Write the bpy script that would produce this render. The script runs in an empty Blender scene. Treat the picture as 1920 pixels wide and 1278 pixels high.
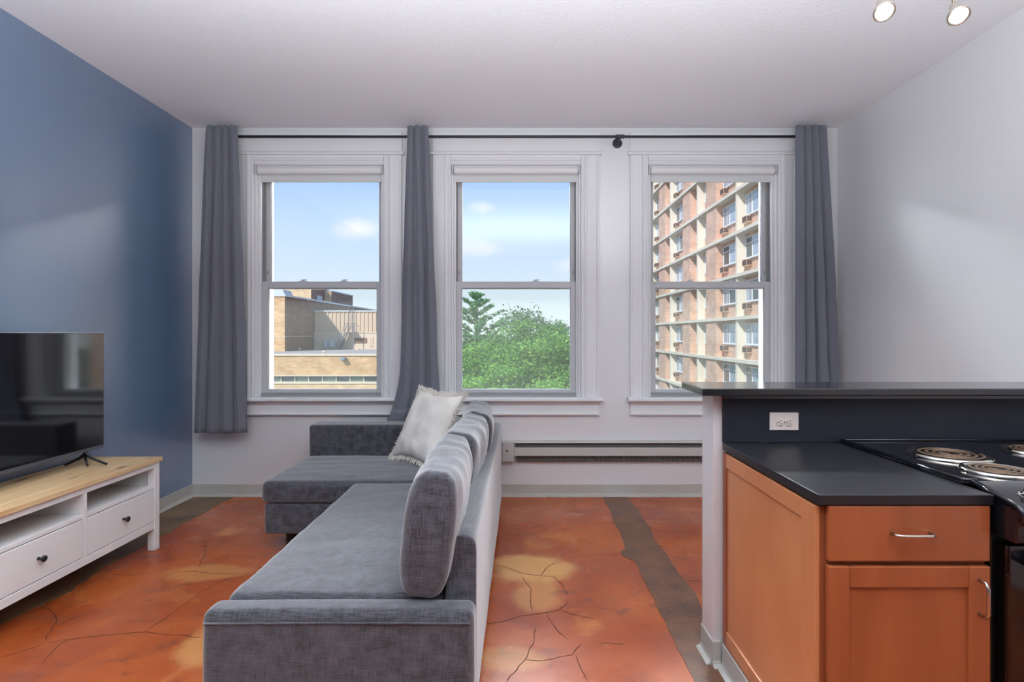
import bpy, bmesh, math, random
import numpy as np
from mathutils import Vector, Matrix, noise
C = bpy.context.scene.collection
random.seed(7); rng = np.random.default_rng(7)
PI = math.pi
# ------------------------------------------------------------------ camera
F = 1020.0; VX, VY, H = 977.0, 626.0, 1.34
cam = bpy.data.cameras.new('camera'); co = bpy.data.objects.new('camera', cam); C.objects.link(co)
co.location = (0, 0, H); co.rotation_euler = (PI/2, 0, 0)
cam.sensor_width = 36; cam.lens = F/1920*36
cam.shift_x = -(VX-960)/1920; cam.shift_y = -(639-VY)/1920
cam.clip_end = 2000
bpy.context.scene.camera = co
vs = bpy.context.scene.view_settings
vs.view_transform = 'Standard'; vs.look = 'None'; vs.gamma = 1; vs.use_curve_mapping = False; vs.exposure = 0.62
# ------------------------------------------------------------------ world sky
w = bpy.data.worlds.new('sky'); bpy.context.scene.world = w; w.use_nodes = True
nt = w.node_tree; N = nt.nodes; L = nt.links; N.clear()
def nd(t, **k):
    n = N.new(t)
    for a, b in k.items(): setattr(n, a, b)
    return n
out = nd('ShaderNodeOutputWorld'); bg = nd('ShaderNodeBackground'); L.new(bg.outputs[0], out.inputs[0])
tc = nd('ShaderNodeTexCoord'); sep = nd('ShaderNodeSeparateXYZ'); L.new(tc.outputs['Generated'], sep.inputs[0])
ramp = nd('ShaderNodeValToRGB'); L.new(sep.outputs['Z'], ramp.inputs[0])
els = ramp.color_ramp.elements
els[0].position = 0.0; els[0].color = (.84, .91, .97, 1)
els[1].position = 1.0; els[1].color = (.20, .40, .85, 1)
for p, c in ((.10, (.66, .80, .95, 1)), (.27, (.41, .62, .95, 1)), (.5, (.30, .53, .95, 1))):
    e = els.new(p); e.color = c
nz = nd('ShaderNodeTexNoise'); nz.inputs['Scale'].default_value = 14; nz.inputs['Detail'].default_value = 6
L.new(tc.outputs['Generated'], nz.inputs['Vector'])
acc = None
def cloud_dir(u, v):
    d = Vector(((u-VX)/F, 1, (VY-v)/F)); return d.normalized()
for (u, v, sx, sz, k) in ((675, 432, .055, .022, .75), (905, 466, .06, .020, .55), (908, 388, .032, .014, .5), (1075, 497, .05, .02, .6),
                          (300, 380, .12, .05, .7), (1500, 300, .15, .05, .6), (600, 120, .2, .06, .5)):
    c = cloud_dir(u, v)
    sb = nd('ShaderNodeVectorMath', operation='SUBTRACT'); L.new(tc.outputs['Generated'], sb.inputs[0]); sb.inputs[1].default_value = c
    ml = nd('ShaderNodeVectorMath', operation='MULTIPLY'); L.new(sb.outputs[0], ml.inputs[0]); ml.inputs[1].default_value = (1/sx, 1/sx, 1/sz)
    ln = nd('ShaderNodeVectorMath', operation='LENGTH'); L.new(ml.outputs[0], ln.inputs[0])
    ad = nd('ShaderNodeMath', operation='MULTIPLY_ADD'); L.new(nz.outputs['Fac'], ad.inputs[0]); ad.inputs[1].default_value = 2.2; L.new(ln.outputs['Value'], ad.inputs[2])
    mr = nd('ShaderNodeMapRange'); L.new(ad.outputs[0], mr.inputs[0]); mr.interpolation_type = 'SMOOTHSTEP'
    mr.inputs[1].default_value = 1.0; mr.inputs[2].default_value = 2.1; mr.inputs[3].default_value = k; mr.inputs[4].default_value = 0
    if acc is None: acc = mr.outputs[0]
    else:
        a = nd('ShaderNodeMath', operation='MAXIMUM'); L.new(acc, a.inputs[0]); L.new(mr.outputs[0], a.inputs[1]); acc = a.outputs[0]
mx = nd('ShaderNodeMix', data_type='RGBA'); L.new(acc, mx.inputs[0]); L.new(ramp.outputs[0], mx.inputs[6]); mx.inputs[7].default_value = (.93, .93, .96, 1)
L.new(mx.outputs[2], bg.inputs[0]); bg.inputs[1].default_value = 0.73
# ------------------------------------------------------------------ sun (behind the building, from the left) and added fill lights
def light(name, kind, loc, rot, energy, col=(1, 1, 1), **k):
    l = bpy.data.lights.new(name, kind); l.energy = energy; l.color = col
    for a, b in k.items(): setattr(l, a, b)
    o = bpy.data.objects.new(name, l); C.objects.link(o); o.location = loc
    o.rotation_euler = rot; return o
sd = Vector((.456, .652, -.605))
light('sun', 'SUN', (0, -20, 30), sd.to_track_quat('-Z', 'Y').to_euler(), 2.55, (1.0, .965, .91), angle=.01)
# added fill: unseen upward panel with no fitting, bouncing ambient light off the ceiling
light('ambient_fill', 'AREA', (-.1, .5, 1.8), (PI, 0, 0), 165, (.88, .95, 1), shape='RECTANGLE', size=3.4, size_y=1.6)
for wx_ in (-1.667, -.042, 1.583):
    light('window_fill', 'AREA', (wx_, 5.8, 3.77), (-1.08, 0, 0), 350, (.90, .96, 1), shape='RECTANGLE', size=1.5, size_y=1.2)  # added panels hidden above the view, strengthening the sky light through each window

# ================================================================== helpers
def setp(o, label=None, cat=None, group=None, kind=None):
    if label: o['label'] = label
    if cat: o['category'] = cat
    if group: o['group'] = group
    if kind: o['kind'] = kind
    return o
def empty(name, loc=(0, 0, 0), label=None, cat=None, group=None, kind=None):
    o = bpy.data.objects.new(name, None); C.objects.link(o); o.location = loc
    o.empty_display_size = .1
    return setp(o, label, cat, group, kind)
def link(name, me, m=None, parent=None, smooth=False):
    o = bpy.data.objects.new(name, me); C.objects.link(o)
    if m is not None and not me.materials:
        for x in (m if isinstance(m, (list, tuple)) else [m]): me.materials.append(x)
    if smooth:
        me.polygons.foreach_set('use_smooth', [True]*len(me.polygons))
    if parent is not None:
        o.parent = parent
        p = parent; off = Vector((0, 0, 0))
        while p is not None: off += p.location; p = p.parent
        o.location = -off
    return o
class MB:
    """collects shapes in world coordinates, builds ONE mesh object"""
    def __init__(s): s.v = []; s.f = []
    def add(s, v, f):
        b = len(s.v); s.v += [tuple(p) for p in v]; s.f += [tuple(i+b for i in q) for q in f]; return s
    def box(s, x0, x1, y0, y1, z0, z1):
        return s.add([(x0, y0, z0), (x1, y0, z0), (x1, y1, z0), (x0, y1, z0), (x0, y0, z1), (x1, y0, z1), (x1, y1, z1), (x0, y1, z1)],
                     [(3, 2, 1, 0), (4, 5, 6, 7), (0, 1, 5, 4), (1, 2, 6, 5), (2, 3, 7, 6), (3, 0, 4, 7)])
    def prism(s, pts, axis, a, b):
        """closed polygon pts (2-D) extruded along axis from a to b; order of the other two axes kept"""
        def m(p, t):
            if axis == 'x': return (t, p[0], p[1])
            if axis == 'y': return (p[0], t, p[1])
            return (p[0], p[1], t)
        n = len(pts)
        v = [m(p, a) for p in pts]+[m(p, b) for p in pts]
        return s.add(v, [tuple(range(n))[::-1], tuple(range(n, 2*n))]+[(i, (i+1) % n, n+(i+1) % n, n+i) for i in range(n)])
    def tube(s, pts, r, n=10, closed=False, cap=True):
        pts = [Vector(p) for p in pts]; rs = r if isinstance(r, (list, tuple)) else [r]*len(pts)
        v = []; f = []; up = None; m = len(pts)
        for i, p in enumerate(pts):
            if closed: t = pts[(i+1) % m]-pts[i-1]
            else: t = pts[min(i+1, m-1)]-pts[max(i-1, 0)]
            t.normalize()
            if up is None:
                up = Vector((0, 0, 1)) if abs(t.z) < .9 else Vector((1, 0, 0))
            a = t.cross(up).normalized(); up = a.cross(t).normalized()
            for k in range(n):
                q = 2*PI*k/n; v.append(p+a*math.cos(q)*rs[i]+up*math.sin(q)*rs[i])
        rng_ = m if closed else m-1
        for i in range(rng_):
            for k in range(n):
                j = (i+1) % m
                f.append((i*n+k, i*n+(k+1) % n, j*n+(k+1) % n, j*n+k))
        if cap and not closed:
            f.append(tuple(range(n))[::-1]); f.append(tuple((m-1)*n+k for k in range(n)))
        return s.add(v, f)
    def lathe(s, prof, origin, axis=(0, 0, 1), n=24, cap=True):
        ax = Vector(axis).normalized(); a = ax.orthogonal().normalized(); b = ax.cross(a)
        v = []; f = []
        for (r, h) in prof:
            for k in range(n):
                q = 2*PI*k/n; v.append(Vector(origin)+ax*h+(a*math.cos(q)+b*math.sin(q))*r)
        for i in range(len(prof)-1):
            for k in range(n): f.append((i*n+k, i*n+(k+1) % n, (i+1)*n+(k+1) % n, (i+1)*n+k))
        if cap:
            f.append(tuple(range(n))[::-1]); f.append(tuple((len(prof)-1)*n+k for k in range(n)))
        return s.add(v, f)
    def mesh(s, name):
        me = bpy.data.meshes.new(name); me.from_pydata(s.v, [], s.f)
        bm = bmesh.new(); bm.from_mesh(me); bmesh.ops.recalc_face_normals(bm, faces=bm.faces); bm.to_mesh(me); bm.free()
        return me
    def build(s, name, m, parent=None, bevel=0, seg=2, smooth=False):
        o = link(name, s.mesh(name), m, parent, smooth)
        if bevel:
            b = o.modifiers.new('bevel', 'BEVEL'); b.width = bevel; b.segments = seg; b.limit_method = 'ANGLE'; b.angle_limit = .6
            b.harden_normals = False
        return o
def autosmooth(o, ang=.7):
    me = o.data
    me.polygons.foreach_set('use_smooth', [True]*len(me.polygons))
    bm = bmesh.new(); bm.from_mesh(me)
    for e in bm.edges:
        if len(e.link_faces) == 2 and e.calc_face_angle(0) > ang: e.smooth = False
    bm.to_mesh(me); bm.free(); return o
def box(name, m, parent, x0, x1, y0, y1, z0, z1, bevel=.003):
    return MB().box(x0, x1, y0, y1, z0, z1).build(name, m, parent, bevel)
def roundbox(name, m, parent, x0, x1, y0, y1, z0, z1, r=.04, nin=10, disp=None, nr=4):
    hx, hy, hz = (x1-x0)/2, (y1-y0)/2, (z1-z0)/2; c = Vector(((x0+x1)/2, (y0+y1)/2, (z0+z1)/2))
    def axis(h):
        rr = min(r, h*.98); e = [h-rr+rr*math.sin(PI/2*i/nr)*1 for i in range(nr+1)]
        e = [h-rr+rr*math.tan(PI/4*i/nr) for i in range(nr+1)]
        inn = [-(h-rr)+2*(h-rr)*i/nin for i in range(1, nin)]
        return [-a for a in e[::-1]]+inn+e
    A = [axis(hx), axis(hy), axis(hz)]; hs = (hx, hy, hz)
    vid = {}; v = []; f = []
    def vert(p):
        k = tuple(round(a, 6) for a in p)
        if k in vid: return vid[k]
        q = Vector(p); rr = [min(r, h*.98) for h in hs]
        inn = Vector([max(-(hs[i]-rr[i]), min(hs[i]-rr[i], q[i])) for i in range(3)])
        d = q-inn
        if d.length > 1e-9:
            mmax = max(abs(d[i])/rr[i] for i in range(3))
            d2 = Vector([d[i]/rr[i] for i in range(3)]).normalized()*1.0
            q = inn+Vector([d2[i]*rr[i]*mmax for i in range(3)])
        if disp: q = q+disp(q, hs)
        vid[k] = len(v); v.append(q+c); return vid[k]
    for ax in range(3):
        o1, o2 = [(1, 2), (2, 0), (0, 1)][ax]
        for sgn in (-1, 1):
            for i in range(len(A[o1])-1):
                for j in range(len(A[o2])-1):
                    q = []
                    for a, b in ((i, j), (i+1, j), (i+1, j+1), (i, j+1)):
                        p = [0, 0, 0]; p[ax] = sgn*hs[ax]; p[o1] = A[o1][a]; p[o2] = A[o2][b]; q.append(vert(p))
                    f.append(tuple(q) if sgn > 0 else tuple(q[::-1]))
    me = bpy.data.meshes.new(name); me.from_pydata([tuple(p) for p in v], [], f)
    return link(name, me, m, parent, True)
# ------------------------------------------------------------------ materials
def srgb(r, g, b):
    def f(c):
        c /= 255; return c/12.92 if c < .04045 else ((c+.055)/1.055)**2.4
    return (f(r), f(g), f(b), 1)
def mat(name, col, rough=.5, metal=0, spec=.5, bump=None, coat=0, emit=None, vary=None, vscale=3, detail=4, stretch=(1, 1, 1)):
    m = bpy.data.materials.new(name); m.use_nodes = True; t = m.node_tree; n = t.nodes; l = t.links
    p = n['Principled BSDF']
    p.inputs['Base Color'].default_value = col; p.inputs['Roughness'].default_value = rough
    p.inputs['Metallic'].default_value = metal; p.inputs['Specular IOR Level'].default_value = spec
    p.inputs['Coat Weight'].default_value = coat; p.inputs['Coat Roughness'].default_value = .1
    if emit: p.inputs['Emission Color'].default_value = emit[0]; p.inputs['Emission Strength'].default_value = emit[1]
    tcn = n.new('ShaderNodeTexCoord'); mp = n.new('ShaderNodeMapping'); l.new(tcn.outputs['Object'], mp.inputs[0]); mp.inputs['Scale'].default_value = stretch
    if vary:
        a = n.new('ShaderNodeTexNoise'); a.inputs['Scale'].default_value = vscale; a.inputs['Detail'].default_value = detail; l.new(mp.outputs[0], a.inputs['Vector'])
        r = n.new('ShaderNodeValToRGB'); r.color_ramp.elements[0].position = .3; r.color_ramp.elements[1].position = .7
        r.color_ramp.elements[0].color = col; r.color_ramp.elements[1].color = vary
        l.new(a.outputs['Fac'], r.inputs[0]); l.new(r.outputs[0], p.inputs['Base Color'])
    if bump:
        a = n.new('ShaderNodeTexNoise'); a.inputs['Scale'].default_value = bump[0]; a.inputs['Detail'].default_value = 4; l.new(mp.outputs[0], a.inputs['Vector'])
        b = n.new('ShaderNodeBump'); b.inputs['Strength'].default_value = bump[1]; b.inputs['Distance'].default_value = bump[2] if len(bump) > 2 else .002
        l.new(a.outputs['Fac'], b.inputs['Height']); l.new(b.outputs[0], p.inputs['Normal'])
    return m
def fabric(name, c1, c2, sheen=.3, fine=260, slub=True):
    m = mat(name, c1, .95, spec=.15); t = m.node_tree; n = t.nodes; l = t.links; p = n['Principled BSDF']
    p.inputs['Sheen Weight'].default_value = sheen; p.inputs['Sheen Roughness'].default_value = .5
    tcn = n.new('ShaderNodeTexCoord'); fs = []
    for sc in ((fine*.12, fine*.12, fine*1.6), (fine*1.6, fine*.12, fine*.12), (fine*.12, fine*1.6, fine*.12)):
        mp = n.new('ShaderNodeMapping'); mp.inputs['Scale'].default_value = sc; l.new(tcn.outputs['Object'], mp.inputs[0])
        a = n.new('ShaderNodeTexNoise'); a.inputs['Scale'].default_value = 1; a.inputs['Detail'].default_value = 3; l.new(mp.outputs[0], a.inputs['Vector']); fs.append(a.outputs['Fac'])
    s1 = n.new('ShaderNodeMath'); s1.operation = 'ADD'; l.new(fs[0], s1.inputs[0]); l.new(fs[1], s1.inputs[1])
    s2 = n.new('ShaderNodeMath'); s2.operation = 'ADD'; l.new(s1.outputs[0], s2.inputs[0]); l.new(fs[2], s2.inputs[1])
    r = n.new('ShaderNodeMapRange'); r.inputs[1].default_value = 1.2; r.inputs[2].default_value = 1.8; l.new(s2.outputs[0], r.inputs[0])
    x = n.new('ShaderNodeMix'); x.data_type = 'RGBA'; l.new(r.outputs[0], x.inputs[0]); x.inputs[6].default_value = c1; x.inputs[7].default_value = c2
    l.new(x.outputs[2], p.inputs['Base Color'])
    b = n.new('ShaderNodeBump'); b.inputs['Strength'].default_value = .35; b.inputs['Distance'].default_value = .001; l.new(r.outputs[0], b.inputs['Height']); l.new(b.outputs[0], p.inputs['Normal'])
    return m
def brickmat(name, c1, c2, mortar, scale=1.0, plane='x'):
    m = mat(name, c1, .9, spec=.2); t = m.node_tree; n = t.nodes; l = t.links; p = n['Principled BSDF']
    tcn = n.new('ShaderNodeTexCoord'); sp = n.new('ShaderNodeSeparateXYZ'); l.new(tcn.outputs['Object'], sp.inputs[0])
    ad = n.new('ShaderNodeMath'); ad.operation = 'ADD'; l.new(sp.outputs['X'], ad.inputs[0]); l.new(sp.outputs['Y'], ad.inputs[1])
    cb = n.new('ShaderNodeCombineXYZ'); l.new(ad.outputs[0], cb.inputs[0]); l.new(sp.outputs['Z'], cb.inputs[1])
    b = n.new('ShaderNodeTexBrick'); l.new(cb.outputs[0], b.inputs['Vector']); b.inputs['Scale'].default_value = 1
    b.inputs['Brick Width'].default_value = .42*scale; b.inputs['Row Height'].default_value = .15*scale; b.inputs['Mortar Size'].default_value = .012*scale
    b.inputs['Color1'].default_value = c1; b.inputs['Color2'].default_value = c2; b.inputs['Mortar'].default_value = mortar
    a = n.new('ShaderNodeTexNoise'); a.inputs['Scale'].default_value = 1.1; a.inputs['Detail'].default_value = 8; l.new(cb.outputs[0], a.inputs['Vector'])
    mr = n.new('ShaderNodeMapRange'); mr.inputs[1].default_value = .3; mr.inputs[2].default_value = .7; mr.inputs[3].default_value = .82; mr.inputs[4].default_value = 1.15; l.new(a.outputs['Fac'], mr.inputs[0])
    vm = n.new('ShaderNodeVectorMath'); vm.operation = 'SCALE'; l.new(b.outputs['Color'], vm.inputs[0]); l.new(mr.outputs[0], vm.inputs['Scale'])
    l.new(vm.outputs[0], p.inputs['Base Color']); return m
def woodmat(name, c1, c2, stretch, rough=.4, knots=None, scale=1.0, coat=.0):
    m = mat(name, c1, rough, coat=coat); t = m.node_tree; n = t.nodes; l = t.links; p = n['Principled BSDF']
    tcn = n.new('ShaderNodeTexCoord'); mp = n.new('ShaderNodeMapping'); mp.inputs['Scale'].default_value = stretch; l.new(tcn.outputs['Object'], mp.inputs[0])
    oi = n.new('ShaderNodeObjectInfo'); va = n.new('ShaderNodeVectorMath'); va.operation = 'ADD'; l.new(mp.outputs[0], va.inputs[0])
    sc = n.new('ShaderNodeMath'); sc.operation = 'MULTIPLY'; sc.inputs[1].default_value = 37; l.new(oi.outputs['Random'], sc.inputs[0]); l.new(sc.outputs[0], va.inputs[1])
    a = n.new('ShaderNodeTexNoise'); a.inputs['Scale'].default_value = scale; a.inputs['Detail'].default_value = 7; a.inputs['Distortion'].default_value = .6; l.new(va.outputs[0], a.inputs['Vector'])
    r = n.new('ShaderNodeValToRGB'); r.color_ramp.elements[0].position = .32; r.color_ramp.elements[1].position = .68
    r.color_ramp.elements[0].color = c1; r.color_ramp.elements[1].color = c2; l.new(a.outputs['Fac'], r.inputs[0]); colr = r.outputs[0]
    if knots:
        mp2 = n.new('ShaderNodeMapping'); mp2.inputs['Scale'].default_value = knots; l.new(tcn.outputs['Object'], mp2.inputs[0])
        vo = n.new('ShaderNodeTexVoronoi'); vo.inputs['Scale'].default_value = 1; l.new(mp2.outputs[0], vo.inputs['Vector'])
        kr = n.new('ShaderNodeMapRange'); kr.inputs[1].default_value = .10; kr.inputs[2].default_value = .2; kr.inputs[3].default_value = .85; kr.inputs[4].default_value = 0; l.new(vo.outputs['Distance'], kr.inputs[0])
        x = n.new('ShaderNodeMix'); x.data_type = 'RGBA'; l.new(kr.outputs[0], x.inputs[0]); l.new(colr, x.inputs[6]); x.inputs[7].default_value = srgb(110, 72, 45); colr = x.outputs[2]
    l.new(colr, p.inputs['Base Color']); return m
def glassmat(name, tint=(1, 1, 1, 1), haze=0, rough=0.0, hazecol=(.6, .62, .55, 1)):
    m = bpy.data.materials.new(name); m.use_nodes = True; t = m.node_tree; n = t.nodes; l = t.links; n.clear()
    o = n.new('ShaderNodeOutputMaterial'); tr = n.new('ShaderNodeBsdfTransparent'); tr.inputs[0].default_value = tint
    g = n.new('ShaderNodeBsdfGlossy'); g.inputs['Roughness'].default_value = rough; fr = n.new('ShaderNodeFresnel'); fr.inputs[0].default_value = 1.45
    x = n.new('ShaderNodeMixShader'); l.new(fr.outputs[0], x.inputs[0]); l.new(tr.outputs[0], x.inputs[1]); l.new(g.outputs[0], x.inputs[2]); s = x.outputs[0]
    if haze:
        d = n.new('ShaderNodeBsdfTranslucent'); d.inputs[0].default_value = hazecol; y = n.new('ShaderNodeMixShader'); y.inputs[0].default_value = haze
        l.new(s, y.inputs[1]); l.new(d.outputs[0], y.inputs[2]); s = y.outputs[0]
    l.new(s, o.inputs[0]); return m
M = {}
M['white_wall'] = mat('white_wall', srgb(222, 222, 224), .38, spec=.8, bump=(180, .12, .001))
M['blue_wall'] = mat('blue_wall', srgb(84, 114, 148), .34, spec=1.0, bump=(220, .12, .001))
for _k in ('blue_wall', 'white_wall'): M[_k].node_tree.nodes['Principled BSDF'].inputs['IOR'].default_value = 2.1
M['ceiling'] = mat('ceiling', srgb(238, 239, 243), .7, spec=.3, bump=(60, .5, .004))
M['back_wall'] = mat('back_wall', srgb(96, 98, 102), .6)
M['trim'] = mat('trim_white', srgb(228, 228, 230), .3, spec=.5, bump=(30, .05, .001))
M['sash'] = mat('sash_vinyl', srgb(196, 197, 200), .35)
M['track'] = mat('jamb_track', srgb(150, 150, 150), .4)
M['blind'] = mat('blind_white', srgb(228, 228, 228), .6)
M['hem'] = mat('blind_hem', srgb(212, 214, 214), .6)
M['vinyl'] = mat('vinyl_base', srgb(176, 173, 166), .5, vary=srgb(186, 184, 178), vscale=5)
M['iron'] = mat('dark_iron', srgb(62, 64, 70), .45, metal=.5)
M['curtain'] = fabric('curtain_cloth', srgb(110, 113, 124), srgb(120, 123, 134), .3, 500)
M['linen'] = fabric('sofa_linen', srgb(50, 49, 53), srgb(88, 88, 97), .7, 190)
M['dark'] = mat('dark_plastic', srgb(22, 22, 24), .4)
M['pillow'] = mat('pillow_cotton', srgb(236, 232, 224), .9, spec=.2, vary=srgb(212, 207, 200), vscale=6, bump=(14, .5, .01))
M['fringe'] = mat('fringe_cotton', srgb(214, 208, 198), .95, spec=.1)
M['heater'] = mat('heater_enamel', srgb(188, 184, 180), .45)
M['heater_dark'] = mat('heater_slot', srgb(96, 92, 90), .6)
M['furn_white'] = mat('furniture_white', srgb(236, 236, 236), .4, bump=(200, .05, .0005))
M['furn_in'] = M['furn_white']
M['knob'] = mat('knob_iron', srgb(58, 60, 64), .35, metal=.6)
M['pine'] = woodmat('pine_top', srgb(226, 196, 152), srgb(206, 168, 120), (28, 2.2, 28), .45, knots=(11, 3.6, 3))
M['maple'] = woodmat('maple_front', srgb(150, 80, 44), srgb(168, 94, 54), (9, 9, 1.2), .33, scale=1.0, coat=.25)
M['maple_side'] = woodmat('maple_side', srgb(194, 124, 80), srgb(206, 138, 92), (5, 4, 1.0), .33, scale=1.0, coat=.25)
M['maple_dark'] = woodmat('maple_frame', srgb(138, 74, 46), srgb(156, 88, 56), (9, 9, 1.2), .4)
M['laminate'] = mat('black_laminate', srgb(22, 23, 27), .38, spec=.6, vary=srgb(30, 31, 36), vscale=9, bump=(300, .15, .0005))
M['bar_lam'] = mat('bar_laminate', srgb(26, 27, 31), .14, spec=1.0, bump=(400, .04, .0003))
M['splash'] = mat('splash_laminate', srgb(24, 27, 42), .5, spec=.5, vary=srgb(30, 32, 44), vscale=4)
M['steel'] = mat('brushed_nickel', srgb(196, 188, 178), .28, metal=1)
M['chrome'] = mat('chrome_pan', srgb(225, 220, 208), .12, metal=1)
M['coil'] = mat('burner_coil', srgb(128, 106, 88), .4, metal=.5)
M['black_enamel'] = mat('black_enamel', srgb(20, 21, 26), .12, spec=.6)
M['black_gap'] = mat('black_body', srgb(14, 14, 15), .5)
M['oven_glass'] = mat('oven_glass', srgb(12, 10, 12), .08, spec=.7)
M['outlet'] = mat('outlet_almond', srgb(224, 208, 200), .4)
M['outlet_dark'] = mat('outlet_slot', srgb(60, 45, 42), .6)
M['tv_screen'] = mat('tv_screen', srgb(10, 11, 15), .06, spec=.9)
M['tv_screen'].node_tree.nodes['Principled BSDF'].inputs['IOR'].default_value = 1.7
M['tv_bezel'] = mat('tv_bezel', srgb(98, 102, 112), .35, metal=.4)
M['glass'] = glassmat('window_glass')
M['glass_low'] = glassmat('window_glass_lower', (.97, .985, .97, 1), .03, hazecol=(.75, .78, .70, 1))
M['lens'] = mat('lamp_lens', (1, 1, 1, 1), .3, emit=((1, .93, .80, 1), 9))
M['lamp_shell'] = mat('lamp_nickel', srgb(176, 166, 154), .3, metal=.9)
# exterior
M['brick_tower'] = brickmat('pink_tan_brick', srgb(218, 180, 158), srgb(206, 164, 140), srgb(218, 196, 180))
M['brick_dark'] = brickmat('brick_shade_tone', srgb(150, 116, 100), srgb(134, 102, 90), srgb(150, 130, 118))  # darker brick with the shade of sunless sides in its colour; louvre too
M['brick_tan'] = brickmat('tan_brick', srgb(222, 184, 142), srgb(206, 162, 118), srgb(216, 188, 156), 1.0)
M['brick_tan2'] = brickmat('tan_brick_pale', srgb(226, 196, 158), srgb(216, 180, 140), srgb(220, 196, 168), 1.0)
M['concrete'] = mat('pale_concrete', srgb(230, 222, 206), .85, vary=srgb(220, 211, 194), vscale=.6)
M['ext_frame'] = mat('window_frame_white', srgb(226, 230, 236), .5)
M['ext_pane'] = mat('window_pane_curtained', srgb(120, 134, 150), .1, spec=.9, vary=srgb(205, 215, 228), vscale=.55, stretch=(1, 3, .05))
M['ext_pane_dark'] = mat('window_pane_dark', srgb(70, 80, 86), .1, spec=.9)
M['ext_pane_green'] = mat('window_pane_green', srgb(110, 125, 112), .2, spec=.8)
M['ac'] = mat('air_unit_brown', srgb(92, 76, 66), .7)
M['siding'] = mat('metal_siding_beige', srgb(214, 188, 164), .6)
M['siding_low'] = mat('panel_beige', srgb(222, 202, 182), .7)
M['roof'] = mat('flat_roof_grey', srgb(196, 184, 174), .9, vary=srgb(176, 164, 156), vscale=.4)
M['coping'] = mat('metal_coping', srgb(210, 212, 218), .5)
M['coping_tan'] = mat('stone_coping', srgb(232, 214, 190), .7)
M['galv'] = mat('galvanised_steel', srgb(150, 153, 162), .5, metal=.2)
M['grass'] = mat('ground', srgb(96, 108, 80), .95, vary=srgb(130, 128, 118), vscale=.05)
M['bark'] = mat('bark', srgb(92, 76, 62), .95, bump=(20, .8, .02))
def leafmat(name, c1, c2):
    m = bpy.data.materials.new(name); m.use_nodes = True; t = m.node_tree; n = t.nodes; l = t.links; p = n['Principled BSDF']
    g = n.new('ShaderNodeNewGeometry'); r = n.new('ShaderNodeValToRGB'); l.new(g.outputs['Random Per Island'], r.inputs[0])
    r.color_ramp.elements[0].color = c1; r.color_ramp.elements[1].color = c2
    l.new(r.outputs[0], p.inputs['Base Color']); p.inputs['Roughness'].default_value = .6; p.inputs['Specular IOR Level'].default_value = .25
    tr = n.new('ShaderNodeBsdfTranslucent'); l.new(r.outputs[0], tr.inputs[0]); x = n.new('ShaderNodeMixShader'); x.inputs[0].default_value = .22
    l.new(p.outputs[0], x.inputs[1]); l.new(tr.outputs[0], x.inputs[2]); l.new(x.outputs[0], n['Material Output'].inputs[0]); return m
M['leaf'] = leafmat('leaf_green', srgb(72, 128, 48), srgb(158, 204, 96))
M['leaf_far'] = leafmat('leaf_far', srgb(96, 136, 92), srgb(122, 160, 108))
M['leaf_pine'] = leafmat('leaf_bluegreen', srgb(98, 146, 100), srgb(132, 176, 120))
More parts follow.
